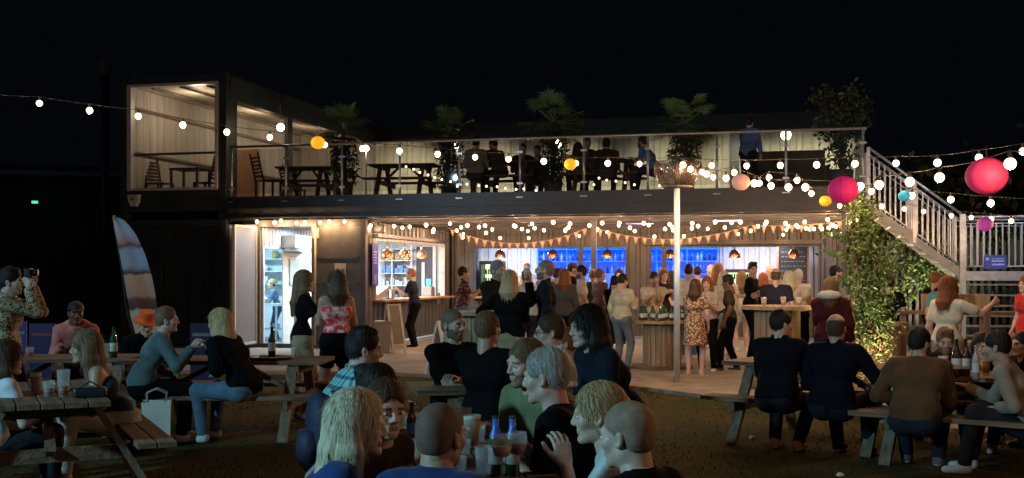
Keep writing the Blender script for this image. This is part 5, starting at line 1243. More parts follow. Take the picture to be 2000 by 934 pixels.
# feather flag
fl = at(262, 600, 15.0); t = thing('feather_flag', 'curved feather flag printed with sky, rocks and sand beside the dark container', 'flag', (fl.x, 15, 0))
out = [(222, 421), (247, 432), (268, 460), (285, 498), (297, 540), (304, 580), (308, 620), (306, 660), (285, 668), (262, 655), (252, 620), (246, 580), (240, 530), (232, 480), (226, 450)]
rt = [(at(x, y, 15).x-fl.x, at(x, y, 15).z) for x, y in out]
L_ = [rt[0]]+rt[:0:-1][:6]+[rt[8]]; 
lz = [r[1] for r in rt]; left = sorted([(r[1], r[0]) for r in rt[8:]]+[(rt[0][1], rt[0][0])]); right = sorted([(r[1], r[0]) for r in rt[:8]])
b = MB(); nz = 26; zlo, zhi = at(0, 660, 15).z, at(0, 421, 15).z
vs = []
for i in range(nz+1):
    z = zlo+(zhi-zlo)*i/nz; xl = np.interp(z, [q[0] for q in left], [q[1] for q in left]); xr = max(xl+.01, np.interp(z, [q[0] for q in right], [q[1] for q in right]))
    for k in range(7): x = xl+(xr-xl)*k/6; vs.append((x, .03*math.sin(k*1.1+z*2), z))
n_ = len(vs); vs2 = vs+[(x, y+.004, z) for x, y, z in vs]; fs = []
for i in range(nz):
    for k in range(6): a_ = i*7+k; fs += [(a_, a_+1, a_+8, a_+7), (n_+a_+7, n_+a_+8, n_+a_+1, n_+a_)]
b.add(vs2, fs, 0, True)
m = mat('flag_print', (.3, .35, .42), .7); n = m.node_tree; Lk = n.links; tc = n.nodes['Texture Coordinate']; sp = n.nodes.new('ShaderNodeSeparateXYZ'); Lk.new(tc.outputs['Object'], sp.inputs[0])
nz_ = n.nodes.new('ShaderNodeTexNoise'); nz_.inputs['Scale'].default_value = 6; Lk.new(tc.outputs['Object'], nz_.inputs[0])
ma = n.nodes.new('ShaderNodeMath'); ma.operation = 'MULTIPLY_ADD'; ma.inputs[1].default_value = .14; Lk.new(nz_.outputs[0], ma.inputs[0]); Lk.new(sp.outputs['Z'], ma.inputs[2])
mr = n.nodes.new('ShaderNodeMapRange'); mr.inputs['From Min'].default_value = zlo; mr.inputs['From Max'].default_value = zhi+.07; Lk.new(ma.outputs[0], mr.inputs[0])
cr = n.nodes.new('ShaderNodeValToRGB'); Lk.new(mr.outputs[0], cr.inputs[0]); els = [(0, (.5, .5, .36)), (.24, (.46, .46, .32)), (.27, (.06, .03, .025)), (.34, (.12, .06, .045)), (.37, (.42, .26, .17)), (.53, (.46, .32, .22)), (.55, (.03, .02, .02)), (.60, (.24, .36, .46)), (.73, (.24, .36, .50)), (.76, (.10, .05, .04)), (.79, (.3, .24, .2)), (.86, (.26, .36, .5)), (.95, (.4, .44, .5))]
while len(cr.color_ramp.elements) < len(els): cr.color_ramp.elements.new(.5)
for e_, (p_, c_) in zip(cr.color_ramp.elements, els): e_.position = p_; e_.color = (*c_, 1)
Lk.new(cr.outputs[0], n.nodes['Principled BSDF'].inputs['Base Color'])
b.build('banner', m, t)
b = MB(); b.tube([(left[0][1]+.05, .0, 0)]+[(q[1]-.012, .0, q[0]) for q in left], .014, 6); b.build('pole', blackm, t); MB().lathe([(0, 0), (.2, 0), (.18, .05), (0, .06)], (left[0][1]+.05, 0, 0), 16).build('base', blackm, t)
# blue banner boards behind the far left tables
for x0, x1, y0, y1, lb, c in ((22, 52, 628, 672, 'small blue banner board at the far left edge behind the tables', (.01, .03, .22)), (58, 108, 632, 690, 'dark navy banner board with red stripe behind the far left table', (.01, .015, .09)), (372, 420, 632, 668, 'dim navy board behind the blonde in the black coat', (.015, .02, .07))):
    Yb = 14.2; a_, c2 = at(x0, y1, Yb), at(x1, y0, Yb); t = thing('banner_board', lb, 'banner board', ((a_.x+c2.x)/2, Yb, 0)); w2 = (c2.x-a_.x)/2
    MB().bx(-w2, w2, -.015, .015, .12, c2.z).build('board', mat('banner_%d' % x0, c, .5), t); b = MB(); b.bx(-w2*.8, w2*.8, -.022, -.017, c2.z-.16, c2.z-.12); b.build('stripe', mat('banner_stripe_%d' % x0, (.20, .20, .30) if x0 != 58 else (.25, .03, .04), .5), t)
    for s in (-1, 1): MB().bx(s*w2*.8-.02, s*w2*.8+.02, -.1, .1, 0, .12).build('foot', blackm, t)
# right-hand timber bar counter and planter
t = thing('timber_counter', 'timber drinks counter with a planter box standing under the half landing', 'counter', (6.9, 17.2, .03), -TH)
b = MB(); b.bx(-1.0, 1.6, -.25, .25, .95, 1.0); b.build('counter_top', W1, t); b = MB(); b.bx(-.6, .35, -.15, .2, 1.0, 1.26); b.build('planter_box', W2, t)
for x in (-.9, .3, 1.5): MB().bx(x-.05, x+.05, -.2, .2, 0, .95).build('leg', W1y, t)
t = thing('timber_bench', 'long pale timber bench seat at the right edge behind the seated group', 'bench', (6.55, 14.2, .03), -TH)
b = MB(); b.bx(-1.1, 1.3, -.2, .2, .66, .71); b.build('seat', W2, t); MB().bx(-1.0, 1.2, -.03, .0, .30, .66).build('apron', W2, t)
for x in (-1.0, 1.2): MB().bx(x-.05, x+.05, -.15, .15, 0, .66).build('leg', W1y, t)
lamp('shrub_uplight', 'SPOT', (c0.x-.15, c0.y-.75, .12), 230, (1, .80, .50), .06, (c0.x+.1, c0.y, 1.0), 95, .7)
t = thing('garden_uplight', 'small black ground uplighter at the foot of the evergreen shrub', 'uplight', (c0.x-.15, c0.y-.80, .03)); MB().lathe([(0, 0), (.05, 0), (.06, .07), (.045, .075)], n=12).build('housing', blackm, t)
lamp('landing_floodlight', 'SPOT', tuple(at(2140, 230, 17.5)), 260, (.62, .80, 1), .12, W(U1-.6, 0, 2.2), 80, .8)
lamp('fence_fill_light', 'SPOT', W(u_of(1800, .6), .6, .12), 420, (1, .88, .55), .08, W(u_of(1805, FV), FV-.1, 2.5), 95, .8)  # spot added to brighten the vine leaves
t = bthing('fence_fill_housing', 'little black housing added with the fill light before the vine-covered fence', 'uplight', uv=(u_of(1800, .6), .55)); MB().lathe([(0, .03), (.05, .03), (.06, .1), (.045, .105)], n=12).build('housing', blackm, t)  # housing made up to go with the added spot

# ------------------------------------------------------------------ glasses and bottles
ggreen = mat('bottle_green_glass', (.015, .09, .035), .08, var=.1, coat=.6); gbrown = mat('bottle_brown_glass', (.05, .02, .008), .08, coat=.6); gclear = mat('clear_glass', (.75, .8, .8), .05, alpha=.22, coat=.4)
beer = mat('beer', (.55, .26, .05), .3); beerd = mat('ale', (.25, .06, .02), .3); foam = mat('foam', (.8, .76, .66), .7); lab = mat('label_paper', (.6, .62, .6), .6); labb = mat('label_blue', (.05, .16, .75), .35, coat=.5)
def bottle(p, lb, h=.26, r=.031, m=ggreen, neck=None, body=lab, name='beer_bottle', cat='bottle', group=None):
    t = thing(name, lb, cat, p, 0, group); MB().lathe([(0, 0), (r, .0), (r, h*.56), (r*.85, h*.64), (r*.42, h*.78), (r*.38, h*.96), (r*.45, h*.965), (r*.45, h), (0, h)], n=14).build('glass_body', m, t)
    MB().lathe([(r*1.02, h*.2), (r*1.02, h*.48)], n=14).build('label', body, t)
    if neck: MB().lathe([(r*.88, h*.645), (r*.47, h*.785), (r*.42, h*.955), (r*.3, h*.955)], n=14).build('neck_foil', neck, t)
    return t
def pint(p, lb, fill=.75, m=beer, h=.15, r=.042, stem=False, group=None):
    t = thing('wine_glass' if stem else 'pint_glass', lb, 'glass', p, 0, group)
    if stem: MB().lathe([(.035, 0), (.035, .004), (.005, .01), (.005, .09), (.03, .11), (.043, .15), (.040, .20), (.038, .20), (.040, .15), (.0, .10)], n=16).build('glass', gclear, t); MB().lathe([(0, .105), (.03, .115), (.040, .15), (0, .15)], n=16).build('drink', m, t)
    else:
        MB().lathe([(0, 0), (r*.72, 0), (r, h), (r*.95, h), (r*.68, .01), (0, .01)], n=18).build('glass', gclear, t)
        if fill: MB().lathe([(0, .012), (r*.68, .012), (r*(.70+.24*fill), h*fill), (0, h*fill)], n=18).build('drink', m, t)
        if fill > .6: MB().lathe([(0, h*fill+.001), (r*(.70+.24*fill), h*fill+.001), (r*(.72+.24*fill), h*fill+.015), (0, h*fill+.018)], n=18).build('head_foam', foam, t)
    return t
def tp(px_, Y, z): return Vector(((px_-CX)/F*Y, Y, z))
bottle(tp(968, 4.75, .751), 'left of the two blue-necked green bottles on the nearest table', .25, .031, ggreen, labb); bottle(tp(1001, 4.75, .751), 'right of the two blue-necked green bottles on the nearest table', .25, .031, ggreen, labb)
bottle(tp(804, 5.7, .751), 'small blue-labelled bottle on the nearest table behind the raised hand', .2, .026, gbrown, None, labb)
pint(tp(893, 4.62, .751), 'empty rimmed glass beside the buzz-cut man in navy', 0, beer, .10); pint(tp(922, 5.5, .751), 'pint glass topped with froth right of the buzz-cut head', .85, beer, .16, .045); pint(tp(945, 4.7, .751), 'nearly empty tumbler left of the blue-necked bottles', .1, beer, .13, .04); pint(tp(980, 4.55, .751), 'stemmed glass catching light in front of the green bottles', .3, beer, stem=True); pint(tp(1010, 4.62, .751), 'empty stemmed glass at the table corner by the grey-haired man', .2, beerd, stem=True); pint(tp(868, 5.4, .751), 'half drunk pint behind the buzz-cut head', .5, beer); pint(tp(790, 5.9, .751), 'short glass among the clutter near the raised hand', .4, beerd, .10); pint(tp(905, 5.9, .751), 'tall empty pint at the middle of the nearest table', .05, beer, .15)
pint(tp(70, 8.0, .751), 'glass of dark ale beside the white-topped woman', .8, beerd); pint(tp(112, 8.15, .751), 'stemmed red drink between the two long-haired women', .6, beerd, stem=True); pint(tp(124, 7.75, .751), 'tall iced glass at the centre of the near left table', .4, beerd, .19, .045); pint(tp(95, 7.8, .751), 'squat glass on the near left table', .5, beerd, .11)
t = thing('handbag', 'small black handbag lying on the end of the near left table', 'handbag', tp(176, 7.75, .75), .3); MB().bx(-.11, .11, -.05, .05, 0, .07).build('bag_body', blackm, t, bevel=.02); MB().tube([(-.08, 0, .06), (0, .0, .11), (.08, 0, .06)], .006, 5).build('handle', blackm, t)
bottle(tp(531, 11.2, .775), 'green wine bottle standing in the tray by the kitchen door', .30, .037, mat('wine_green', (.03, .06, .015), .1), None, lab, 'wine_bottle'); t = thing('drinks_tray', 'round black drinks tray on the end of the picnic table', 'tray', tp(527, 11.2, .75)); MB().lathe([(0, .0), (.2, 0), (.22, .03), (.21, .03), (.19, .012), (0, .012)], n=28).build('tray', blackm, t)
pint(tp(574, 11.2, .751), 'small amber glass at the very end of the tray table', .8, beer, .12, .035); pint(tp(350, 11.3, .751), 'short glass on the table left of the talking hands', .5, beer, .10)
t = thing('napkin_sheet', 'folded pale napkins on the table in front of the blonde', 'napkins', tp(487, 11.25, .751), .3); MB().box((0, 0, .005), (.22, .14, .01)).add([(-.1, -.06, .011), (.09, -.05, .011), (.1, .07, .03), (-.08, .06, .014)], [(0, 1, 2, 3)]).build('sheet', lab, t)
for i, (x, hh2) in enumerate(((1890, .31), (1908, .31))): bottle(tp(x-22, 9.35, .751), ('left' if not i else 'right')+' dark wine bottle of the pair on the rightmost table', hh2, .038, gbrown, None, lab, 'wine_bottle')
bottle(tp(1906, 9.1, .751), 'clear bottle beside the dark wine pair', .27, .03, mat('glass_clear2', (.4, .42, .42), .1), None, lab); pint(tp(1842, 9.6, .751), 'pink drink in front of the bearded man facing us', .8, mat('pink_drink', (.4, .10, .07), .3)); pint(tp(1925, 9.5, .751), 'pale pint by the elbow of the grey-shirted man', .7, beer)
pint(tp(1707, 10.2, .751), 'clear plastic cup on the jacketed men table corner', .3, foam, .11)
r5 = random.Random(3)
for i in range(17):
    a = i*2.4; rr = .08+.34*math.sqrt(i/17); bottle(Vector(((1288-CX)/F*18.8+rr*math.cos(a), 18.75+rr*math.sin(a), .831)), 'one of the crowded green bottles covering the drum table behind the mast', r5.uniform(.22, .25), .03, ggreen, None, lab, group='empties on the drum table')
for i, (x, Y) in enumerate(((1492, 15.4), (1530, 15.7), (1560, 15.5))): pint(tp(x, Y, 1.161), ('left', 'middle', 'right')[i]+' glass on the tall plank-sided drum table', .5, beer, .12)

bottle(tp(222, 11.45, .751), 'dark wine bottle on the dim far left table behind the streaked blonde', .31, .038, ggreen, None, lab, 'wine_bottle'); pint(tp(205, 11.3, .751), 'empty pint beside the dark bottle on the far left table', .1, beer); pint(tp(15, 11.2, .751), 'short glass at the far left end of the dim table', .4, beer, .10); pint(tp(58, 11.5, .751), 'low glass catching light before the pink hoodie', .5, beerd, .10)
r6 = random.Random(9)
for i, (x, Y) in enumerate(((935, 5.6), (818, 5.2), (905, 5.15))):
    pint(tp(x, Y, .751), ('empty tumbler beside the frothy pint', 'squat tumbler left of the buzz-cut head', 'small tumbler in the middle of the nearest table')[i], .15, beer, .09, .036)
for i, (x, y, lb) in enumerate(((1468, 857, 'crumpled pale wrapper lying on the lawn near the two jacketed men'), (1640, 930, 'small cream litter scrap on the grass at the bottom edge'))):
    Yg = 3520/(y-HY); b = MB(); b.lathe([(0, 0), (.035, .004), (.03, .02), (.012, .03), (0, .026)], n=7, smooth=False); b.v = [(x_*(1+r6.uniform(-.3, .5)), y_, z_) for x_, y_, z_ in b.v]
    tag(b.build('litter_wrapper', mat('wrapper', (.6, .55, .45), .7), None, ((x-CX)/F*Yg, Yg, .0)), lb, 'litter')
# ------------------------------------------------------------------ patterned cloth
pattern('floral_red', 'blotch', (.62, .035, .05), (.75, .30, .30), (.8, .62, .6), 13); pattern('floral_dark', 'blotch', (.02, .012, .015), (.02, .012, .015), (.38, .12, .12), 26)
pattern('leopard', 'spots', (.42, .34, .20), (.03, .02, .012), (.10, .06, .03), 48); pattern('plaid_cyan', 'plaid', (.25, .55, .58), (.05, .20, .24), (.01, .03, .045), 17)
pattern('ditsy_dress', 'spots', (.16, .07, .035), (.62, .48, .30), (.40, .22, .12), 30); pattern('stripe_pale', 'plaid', (.55, .5, .42), (.42, .36, .3), (.3, .25, .2), 14)
denim = (.09, .16, .24); pale_denim = (.22, .32, .42); blk = (.0045, .0045, .0055); cr_ = (.58, .52, .38); wh = (.68, .66, .60)
def gl(kind, hand=1, label=None, m=beer, cat=None):
    def f(o, wp, fa):
        p = wp[hand]-Vector((0, 0, .07)); fw = Vector((-math.sin(fa), math.cos(fa), 0)); p = p+fw*.03
        if kind == 'pint': pint(p, label, .7, m)
        elif kind == 'wine': pint(p-Vector((0, 0, .03)), label, .5, m, stem=True)
        elif kind == 'bottle': bottle(p, label, .23, .03)
        elif kind == 'phone': t = thing('phone', label, 'phone', wp[hand]+Vector((0, 0, .02)), fa); MB().box((0, .03, .02), (.075, .01, .15), Matrix.Rotation(.3, 3, 'X')).build('body', blackm, t); MB().box((0, .022, .019), (.066, .004, .135), Matrix.Rotation(.3, 3, 'X')).build('screen', mat('phone_screen', (.3, .4, .5), .3, emit=(.5, .65, .9), estr=.5), t)
        elif kind == 'camera': t = thing('camera', label, 'camera', wp[hand]+Vector((0, 0, .05)), fa); MB().box((0, .02, 0), (.12, .05, .08)).build('body', blackm, t, bevel=.008); b = MB(); b.tube([(0, .045, 0), (0, .10, 0)], .03, 12); b.build('lens', blackm, t)
    return f
# --- nearest table
person('blonde woman with very long platinum hair in a navy top, nearest on the left', 700, 4.35, 768, 12, True, 'f', 'fair', ('long', 'platinum'), shirt=(.012, .04, .16), sl='short', legs=blk, arms=('lap', 'table'), head=(-.15, .05, 0), hairl=.42, shoe=blk)
person('young man with short brown hair leaning close to the platinum blonde', 752, 4.85, 742, -38, True, 'm', 'fair', ('short', 'brown'), shirt=(.05, .035, .025), arms=('lap', (-.02+.2, .30, .42)), head=(-.35, .12, 0), shoe=blk)
person('dark-haired woman hidden behind the young man with brown hair', 742, 5.6, 713, -20, True, 'f', 'fair', ('bun', 'dark'), shirt=(.35, .30, .25), sl='long', arms=('table', 'lap'), shoe=blk)
o_ = person('man in cyan plaid shirt with tousled dark hair and a backpack', 712, 6.75, 642, 25, True, 'm', 'pink', ('messy', 'dark'), shirt='plaid_cyan', cut='shirt', sl='long', legs=blk, arms=('lap', 'table'), head=(-.15, .1, 0), shoe=blk)
t = thing('backpack', 'dark navy backpack on the back of the plaid-shirted man', 'backpack', (o_.location.x+.02, o_.location.y-.19, .50), math.radians(25)-PI/2)
b = MB(); b.lathe([(0, 0), (.10, .01), (.12, .12), (.125, .30), (.09, .40), (0, .43)], n=20); b.v = [(x*1.0, y*.62, z) for x, y, z in b.v]; b.build('bag_body', mat('pack_navy', (.012, .018, .05), .7, bump=.4), t)
b = MB(); b.lathe([(0, .0), (.09, .0), (.10, .08), (.08, .17), (0, .18)], (0, -.07, .04), 16); b.v = [(x, y*.8, z) for x, y, z in b.v]; b.build('pocket', MATS['pack_navy'], t)
for s in (-1, 1): MB().tube([(s*.08, .07, .05), (s*.10, .16, .25), (s*.08, .10, .42)], .014, 6).build('strap', MATS['pack_navy'], t)
person('buzz-cut man in navy jumper seen from behind at the nearest table', 862, 4.15, 792, 72, True, 'm', 'tan', ('buzz', 'dark'), shirt=(.012, .035, .14), cut='sweater', sl='long', arms=('table', 'lap'), head=(-.25, .05, 0), shoe=blk)
person('man with greying hair and black T-shirt turned left at the nearest table', 1066, 5.05, 680, 165, True, 'm', 'pink', ('short', 'grey'), shirt=blk, arms=('table', 'table'), head=(-.1, .12, 0), wide=1.1, shoe=blk)
person('stout man in olive green sweater behind the grey-haired man', 1027, 5.85, 664, 215, True, 'm', 'fair', ('short', 'lightbrown'), beard=True, shirt=(.16, .18, .09), cut='sweater', sl='long', arms=('lap', 'table'), head=(-.05, .1, 0), wide=1.18, shoe=blk)
person('blonde woman with tied-up hair and pale top resting chin on hand', 1168, 4.65, 750, 172, True, 'f', 'fair', ('tied', 'blonde'), shirt=(.55, .60, .58), arms=('chin', 'table'), head=(0, .1, 0), shoe=blk)
person('man with cropped grey hair and black T-shirt nearest at bottom centre', 1224, 4.12, 783, 140, True, 'm', 'fair', ('buzz', 'lightbrown'), shirt=blk, arms=('lap', 'table'), head=(.1, .12, 0), wide=1.05, shoe=blk)
# --- second row
person('long black-haired woman in dark denim jacket with pale pendant', 1146, 6.9, 600, 205, True, 'f', 'fair', ('long', 'black'), shirt=(.010, .016, .026), cut='jacket', sl='long', arms=('table', 'lap'), head=(-.1, .08, 0), seat=.58, hairl=.40, shoe=blk)
person('bald bearded man in black T-shirt with crossed arms', 886, 8.7, 601, -52, True, 'm', 'tan', ('buzz', 'dark'), beard=True, shirt=blk, arms=('crossed', 'crossed'), legs=(.16, .11, .06), head=(.15, .05, 0), wide=1.08)
person('man with short fair hair and black T-shirt, back turned in the middle', 953, 8.1, 608, 62, True, 'm', 'tan', ('short', 'lightbrown'), shirt=blk, arms=('table', 'lap'), head=(-.1, 0, 0), wide=1.12)
person('man with glasses and white collar facing left behind the grey-haired man', 1073, 8.2, 616, 190, True, 'm', 'pink', ('short', 'brown'), glasses=True, shirt=(.45, .52, .55), cut='shirt', sl='long', arms=('table', 'lap'), head=(-.05, .05, 0))
person('auburn-haired person half hidden behind the long black hair', 1101, 8.9, 640, 185, True, 'm', 'tan', ('short', 'red'), shirt=(.12, .14, .15), sl='long', arms=('table', 'lap'), lean=.5)
# --- left groups
person('woman in white T-shirt with brown hair at the lower left edge', 16, 7.9, 662, 42, True, 'f', 'pink', ('long', 'brown'), shirt=(.60, .62, .66), arms=('lap', 'table'), hairl=.28, head=(-.35, .05, 0), lean=.22)
person('woman with long streaked blonde hair in navy off-shoulder top and white trousers', 166, 8.75, 648, 205, True, 'f', 'tan', ('long', 'lightbrown'), shirt=(.02, .025, .07), cut='strapless', sl='none', legs=(.45, .43, .38), arms=('table', 'lap'), head=(-.1, .05, 0), hairl=.38)
person('person in pink hoodie and dark cap facing us at the far left table', 148, 12.5, 590, -72, True, 'm', 'brown', ('cap', 'cap'), shirt=(.55, .22, .20), cut='hoodie', sl='long', arms=('table', 'table'), head=(.2, .1, 0))
person('standing man in leopard print shirt holding up a camera', 22, 9.9, 524, 8, False, 'm', 'fair', ('messy', 'dark'), shirt='leopard', cut='shirt', sl='long', arms=('eye', 'eye'), legs=blk, head=(0, .05, 0), shoe=blk, props=gl('camera', 1, 'black camera held to the eye by the leopard-shirted man'))
person('man in teal jumper with short fair hair, talking to the black-coated blonde', 326, 10.75, 600, 22, True, 'm', 'pink', ('short', 'lightbrown'), shirt=(.10, .15, .16), cut='sweater', sl='long', arms=('lap', (.2, .45, .36)), head=(-.1, 0, 0), wide=1.08, legs=blk, feet=((-.12, .42), (.14, .35)))
person('blonde woman in long black coat and blue jeans on the bench', 428, 10.7, 609, 158, True, 'f', 'fair', ('bob', 'blonde'), shirt=blk, cut='jacket', sl='long', legs=denim, arms=('lap', (.05, .45, .35)), head=(.1, .05, 0), wide=1.12, feet=((-.1, .40), (.2, .48)))
person('person in bright orange bucket hat behind the teal-jumpered man', 286, 12.6, 611, -60, True, 'm', 'fair', ('bucket', 'orange'), shirt=blk, cut='jacket', sl='long', arms=('lap', 'lap'), head=(0, .35, 0), lean=.45)
# --- standing pair by the kitchen door
person('standing woman with long straight hair, black top and beige trousers', 596, 12.4, 530, 18, False, 'f', 'fair', ('long', 'lightbrown'), shirt=blk, cut='shirt', sl='short', legs=(.32, .25, .16), arms=('relax', (.12, .32, .42)), hairl=.30, head=(-.05, 0, 0))
person('woman in red and white floral strapless top and black shorts, back turned', 656, 12.1, 531, 115, False, 'f', 'tan', ('bob', 'brown'), shirt='floral_red', cut='strapless', sl='none', legs=blk, lk='short', arms=('hold', (.24, .22, -.02)), head=(.5, .0, 0), wide=1.06)
# --- drinkers in front of the bar
person('young man in navy T-shirt leaning on the serving hatch counter', 802, 24.3, 525, 172, False, 'm', 'fair', ('short', 'ginger'), shirt=(.02, .025, .05), arms=('hold', 'hold'), lean=.16, legs=blk, shoe=blk)
person('man in dark floral shirt and jeans at the left end of the bar', 906, 21.5, 521, 15, False, 'm', 'tan', ('short', 'dark'), shirt='floral_dark', cut='shirt', legs=denim, arms=('hold', 'hold'))
person('bearded man with grey hair in a black jacket beside the blonde bob', 973, 14.3, 509, -50, False, 'm', 'tan', ('short', 'greyhair'), beard=True, shirt=(.015, .014, .013), cut='jacket', sl='long', arms=('relax', 'hold'), wide=1.12, head=(.1, .05, 0))
person('woman with blonde bob in black top and beige skirt, back turned', 996, 13.3, 530, 75, False, 'f', 'fair', ('bob', 'blonde'), shirt=blk, sl='long', cut='sweater', legs=(.38, .31, .20), lk='skirt', arms=('hip', 'hold'), wide=1.18)
person('bald man with glasses in black sports jacket drinking beer', 1064, 13.6, 507, 172, False, 'm', 'pink', ('buzz', 'brown'), beard=True, glasses=True, shirt=(.012, .013, .02), cut='jacket', sl='long', arms=('relax', 'drink'), head=(0, -.05, 0), wide=1.08, props=gl('pint', 1, 'pint of pale beer raised to the bald man in glasses'))
person('barman in white shirt seen between the bearded man and the beer glass', 1029, 29.8, 513, -95, False, 'm', 'fair', ('short', 'ginger'), shirt=wh, arms=('hold', 'hold'), base=.0)
person('dark-haired person in pale blue behind the raised beer glass', 1028, 18.0, 527, 110, False, 'm', 'tan', ('short', 'black'), shirt=(.30, .38, .42), arms=('hold', 'hold'))
person('woman with brown shoulder hair and grey top, back turned near the dark post', 1103, 19.5, 527, 80, False, 'f', 'fair', ('bob', 'red'), shirt=(.06, .06, .06), cut='sweater', sl='long', legs=blk, arms=('hold', 'relax'))
person('short-haired drinker behind the brown-haired woman', 1089, 21.0, 524, 70, False, 'm', 'fair', ('short', 'brown'), shirt=(.05, .04, .04), arms=('hold', 'relax'))
person('dark bearded man in black before the blue shelves', 1120, 23.0, 513, 0, False, 'm', 'tan', ('short', 'black'), beard=True, shirt=blk, arms=('hold', 'relax'))
person('bearded man in cream T-shirt facing left beside the dark post', 1134, 20.5, 519, 178, False, 'm', 'tan', ('short', 'dark'), beard=True, shirt=cr_, arms=('relax', 'hold'), legs=blk)
person('man with shaved head and mauve T-shirt right of the dark post', 1173, 21.5, 524, 30, False, 'm', 'tan', ('buzz', 'dark'), shirt=(.14, .07, .08), arms=('hold', 'relax'), legs=(.1, .1, .1))
person('small dark-haired woman facing us by the blue shelves', 1209, 24.5, 527, -100, False, 'f', 'fair', ('long', 'black'), shirt=blk, arms=('hold', 'hold'))
person('person in black with dark hair just left of the cream jumper', 1201, 20.3, 539, 60, False, 'm', 'tan', ('short', 'black'), shirt=blk, sl='long', arms=('hold', 'hold'), lean=.1)
person('man in cream long-sleeved jumper and grey jeans by the bottle-covered drum', 1217, 18.7, 536, 48, False, 'm', 'pink', ('short', 'dark'), shirt=(.56, .53, .36), cut='sweater', sl='long', legs=(.13, .16, .18), arms=('relax', 'hold'), head=(-.2, .25, 0), shoe=(.16, .06, .03))
person('man in black cap and cream T-shirt drinking behind the drum of bottles', 1277, 19.7, 533, -95, False, 'm', 'tan', ('beanie', 'cap'), shirt=cr_, arms=('drink', 'hold'), legs=denim, head=(0, .25, 0), wide=1.1, props=gl('wine', 0, 'clear drink raised by the man in the black cap'))
person('auburn-haired woman behind the man in the black cap', 1296, 22.0, 526, -75, False, 'f', 'fair', ('long', 'red'), shirt=(.05, .03, .03), arms=('hold', 'hold'), hairl=.18)
person('man in white T-shirt with dark hair, back turned right of the mast', 1345, 21.0, 516, 75, False, 'm', 'tan', ('short', 'dark'), shirt=wh, arms=('hold', 'relax'), legs=denim)
person('woman in ditsy print dress with brown hair, back turned by the mast', 1358, 17.5, 547, 70, False, 'f', 'pink', ('bob', 'brown'), shirt='ditsy_dress', cut='dress', hem=.36, arms=('hold', 'relax'), shoe=(.55, .36, .25), head=(-.1, 0, 0))
person('red-haired woman in black and white top facing us beside the print dress', 1381, 18.2, 541, -110, False, 'f', 'fair', ('long', 'red'), shirt=(.4, .36, .32), legs=blk, arms=('hold', 'relax'), hairl=.22, props=gl('wine', 0, 'glass in the hand of the red-haired woman facing us'))
person('man with pale hair and white shirt at the bar behind the red-haired woman', 1388, 24.0, 518, 100, False, 'm', 'pink', ('short', 'white'), shirt=wh, sl='long', cut='shirt', arms=('hold', 'hold'))
person('tall woman with long strawberry hair and white top, back turned at the bar', 1402, 21.8, 515, 80, False, 'f', 'fair', ('long', 'ginger'), shirt=wh, legs=pale_denim, lk='short', arms=('hold', 'hold'), hairl=.34)
person('platinum-haired woman in cream blouse and pale denim beside the grey T-shirt', 1413, 20.4, 531, 85, False, 'f', 'fair', ('long', 'platinum'), shirt=(.62, .52, .34), cut='shirt', sl='long', legs=pale_denim, lk='short', arms=('hold', 'relax'), hairl=.26)
person('man in charcoal T-shirt and black trousers striding with one arm hanging', 1421, 18.4, 538, 165, False, 'm', 'brown', ('messy', 'black'), shirt=(.05, .045, .04), arms=('relax', (.1, .2, .12)), legs=blk, feet=((-.1, .16), (.1, -.12)), head=(0, .2, 0), shoe=(.05, .05, .05))
person('woman with long brown hair in pale striped top and bare legs near the fridge', 1448, 22.8, 531, 95, False, 'f', 'fair', ('long', 'lightbrown'), shirt='stripe_pale', legs=(.45, .4, .34), lk='short', arms=('hold', 'hold'), hairl=.24)
person('tall dark-haired man in black T-shirt with folded arms before the fridge', 1470, 20.6, 513, -30, False, 'm', 'tan', ('quiff', 'black'), shirt=blk, arms=('crossed', 'crossed'), legs=blk, head=(-.9, .05, 0))
person('man with pale face looking over the folded-arms man shoulder', 1505, 23.5, 519, -100, False, 'm', 'pink', ('short', 'white'), shirt=(.2, .2, .22), arms=('hold', 'hold'))
person('bald man in navy T-shirt, back turned at the tall drum table', 1515, 17.6, 524, 80, False, 'm', 'tan', ('ring', 'brown'), shirt=(.02, .02, .04), arms=('hold', 'relax'), legs=blk, wide=1.08)
person('woman with short white-blonde hair and cream top, back turned', 1541, 18.6, 531, 88, False, 'f', 'fair', ('bob', 'platinum'), shirt=(.62, .54, .42), legs=blk, arms=('hold', 'hold'))
person('man with white hair and cream shirt before the blackboard', 1559, 19.6, 526, 70, False, 'm', 'fair', ('short', 'white'), shirt=(.60, .52, .38), sl='short', arms=('relax', 'hold'), legs=blk)
person('dark-haired bearded man in grey T-shirt right of the blackboard', 1633, 19.4, 519, 5, False, 'm', 'pink', ('short', 'black'), beard=True, shirt=(.28, .30, .30), arms=('relax', 'hold'))
o_ = person('woman with long brown hair in maroon jacket with white hood, back turned', 1622, 13.4, 545, 68, False, 'f', 'fair', ('long', 'lightbrown'), shirt=(.05, .010, .012), cut='hoodie', sl='long', arms=('hold', 'relax'), wide=1.2, hairl=.10)
b = MB(); b.lathe([(0, 0), (.10, .01), (.13, .05), (.10, .09), (0, .11)], n=18); b.v = [(x*1.05, y*.55-.13, z+1.30) for x, y, z in b.v]; b.build('hood_lining', mat('hood_white', (.55, .53, .48), .8, bump=.4), o_)
person('dark figure half hidden in the leaves right of the evergreen', 1738, 17.4, 540, 60, False, 'm', 'tan', ('short', 'black'), shirt=blk, arms=('hip', 'relax'), legs=blk, shoe=blk)
person('person in black with reddish hair under the staircase', 1829, 17.6, 531, 30, False, 'm', 'tan', ('short', 'red'), shirt=blk, sl='long', arms=('relax', 'relax'), legs=blk, shoe=blk)
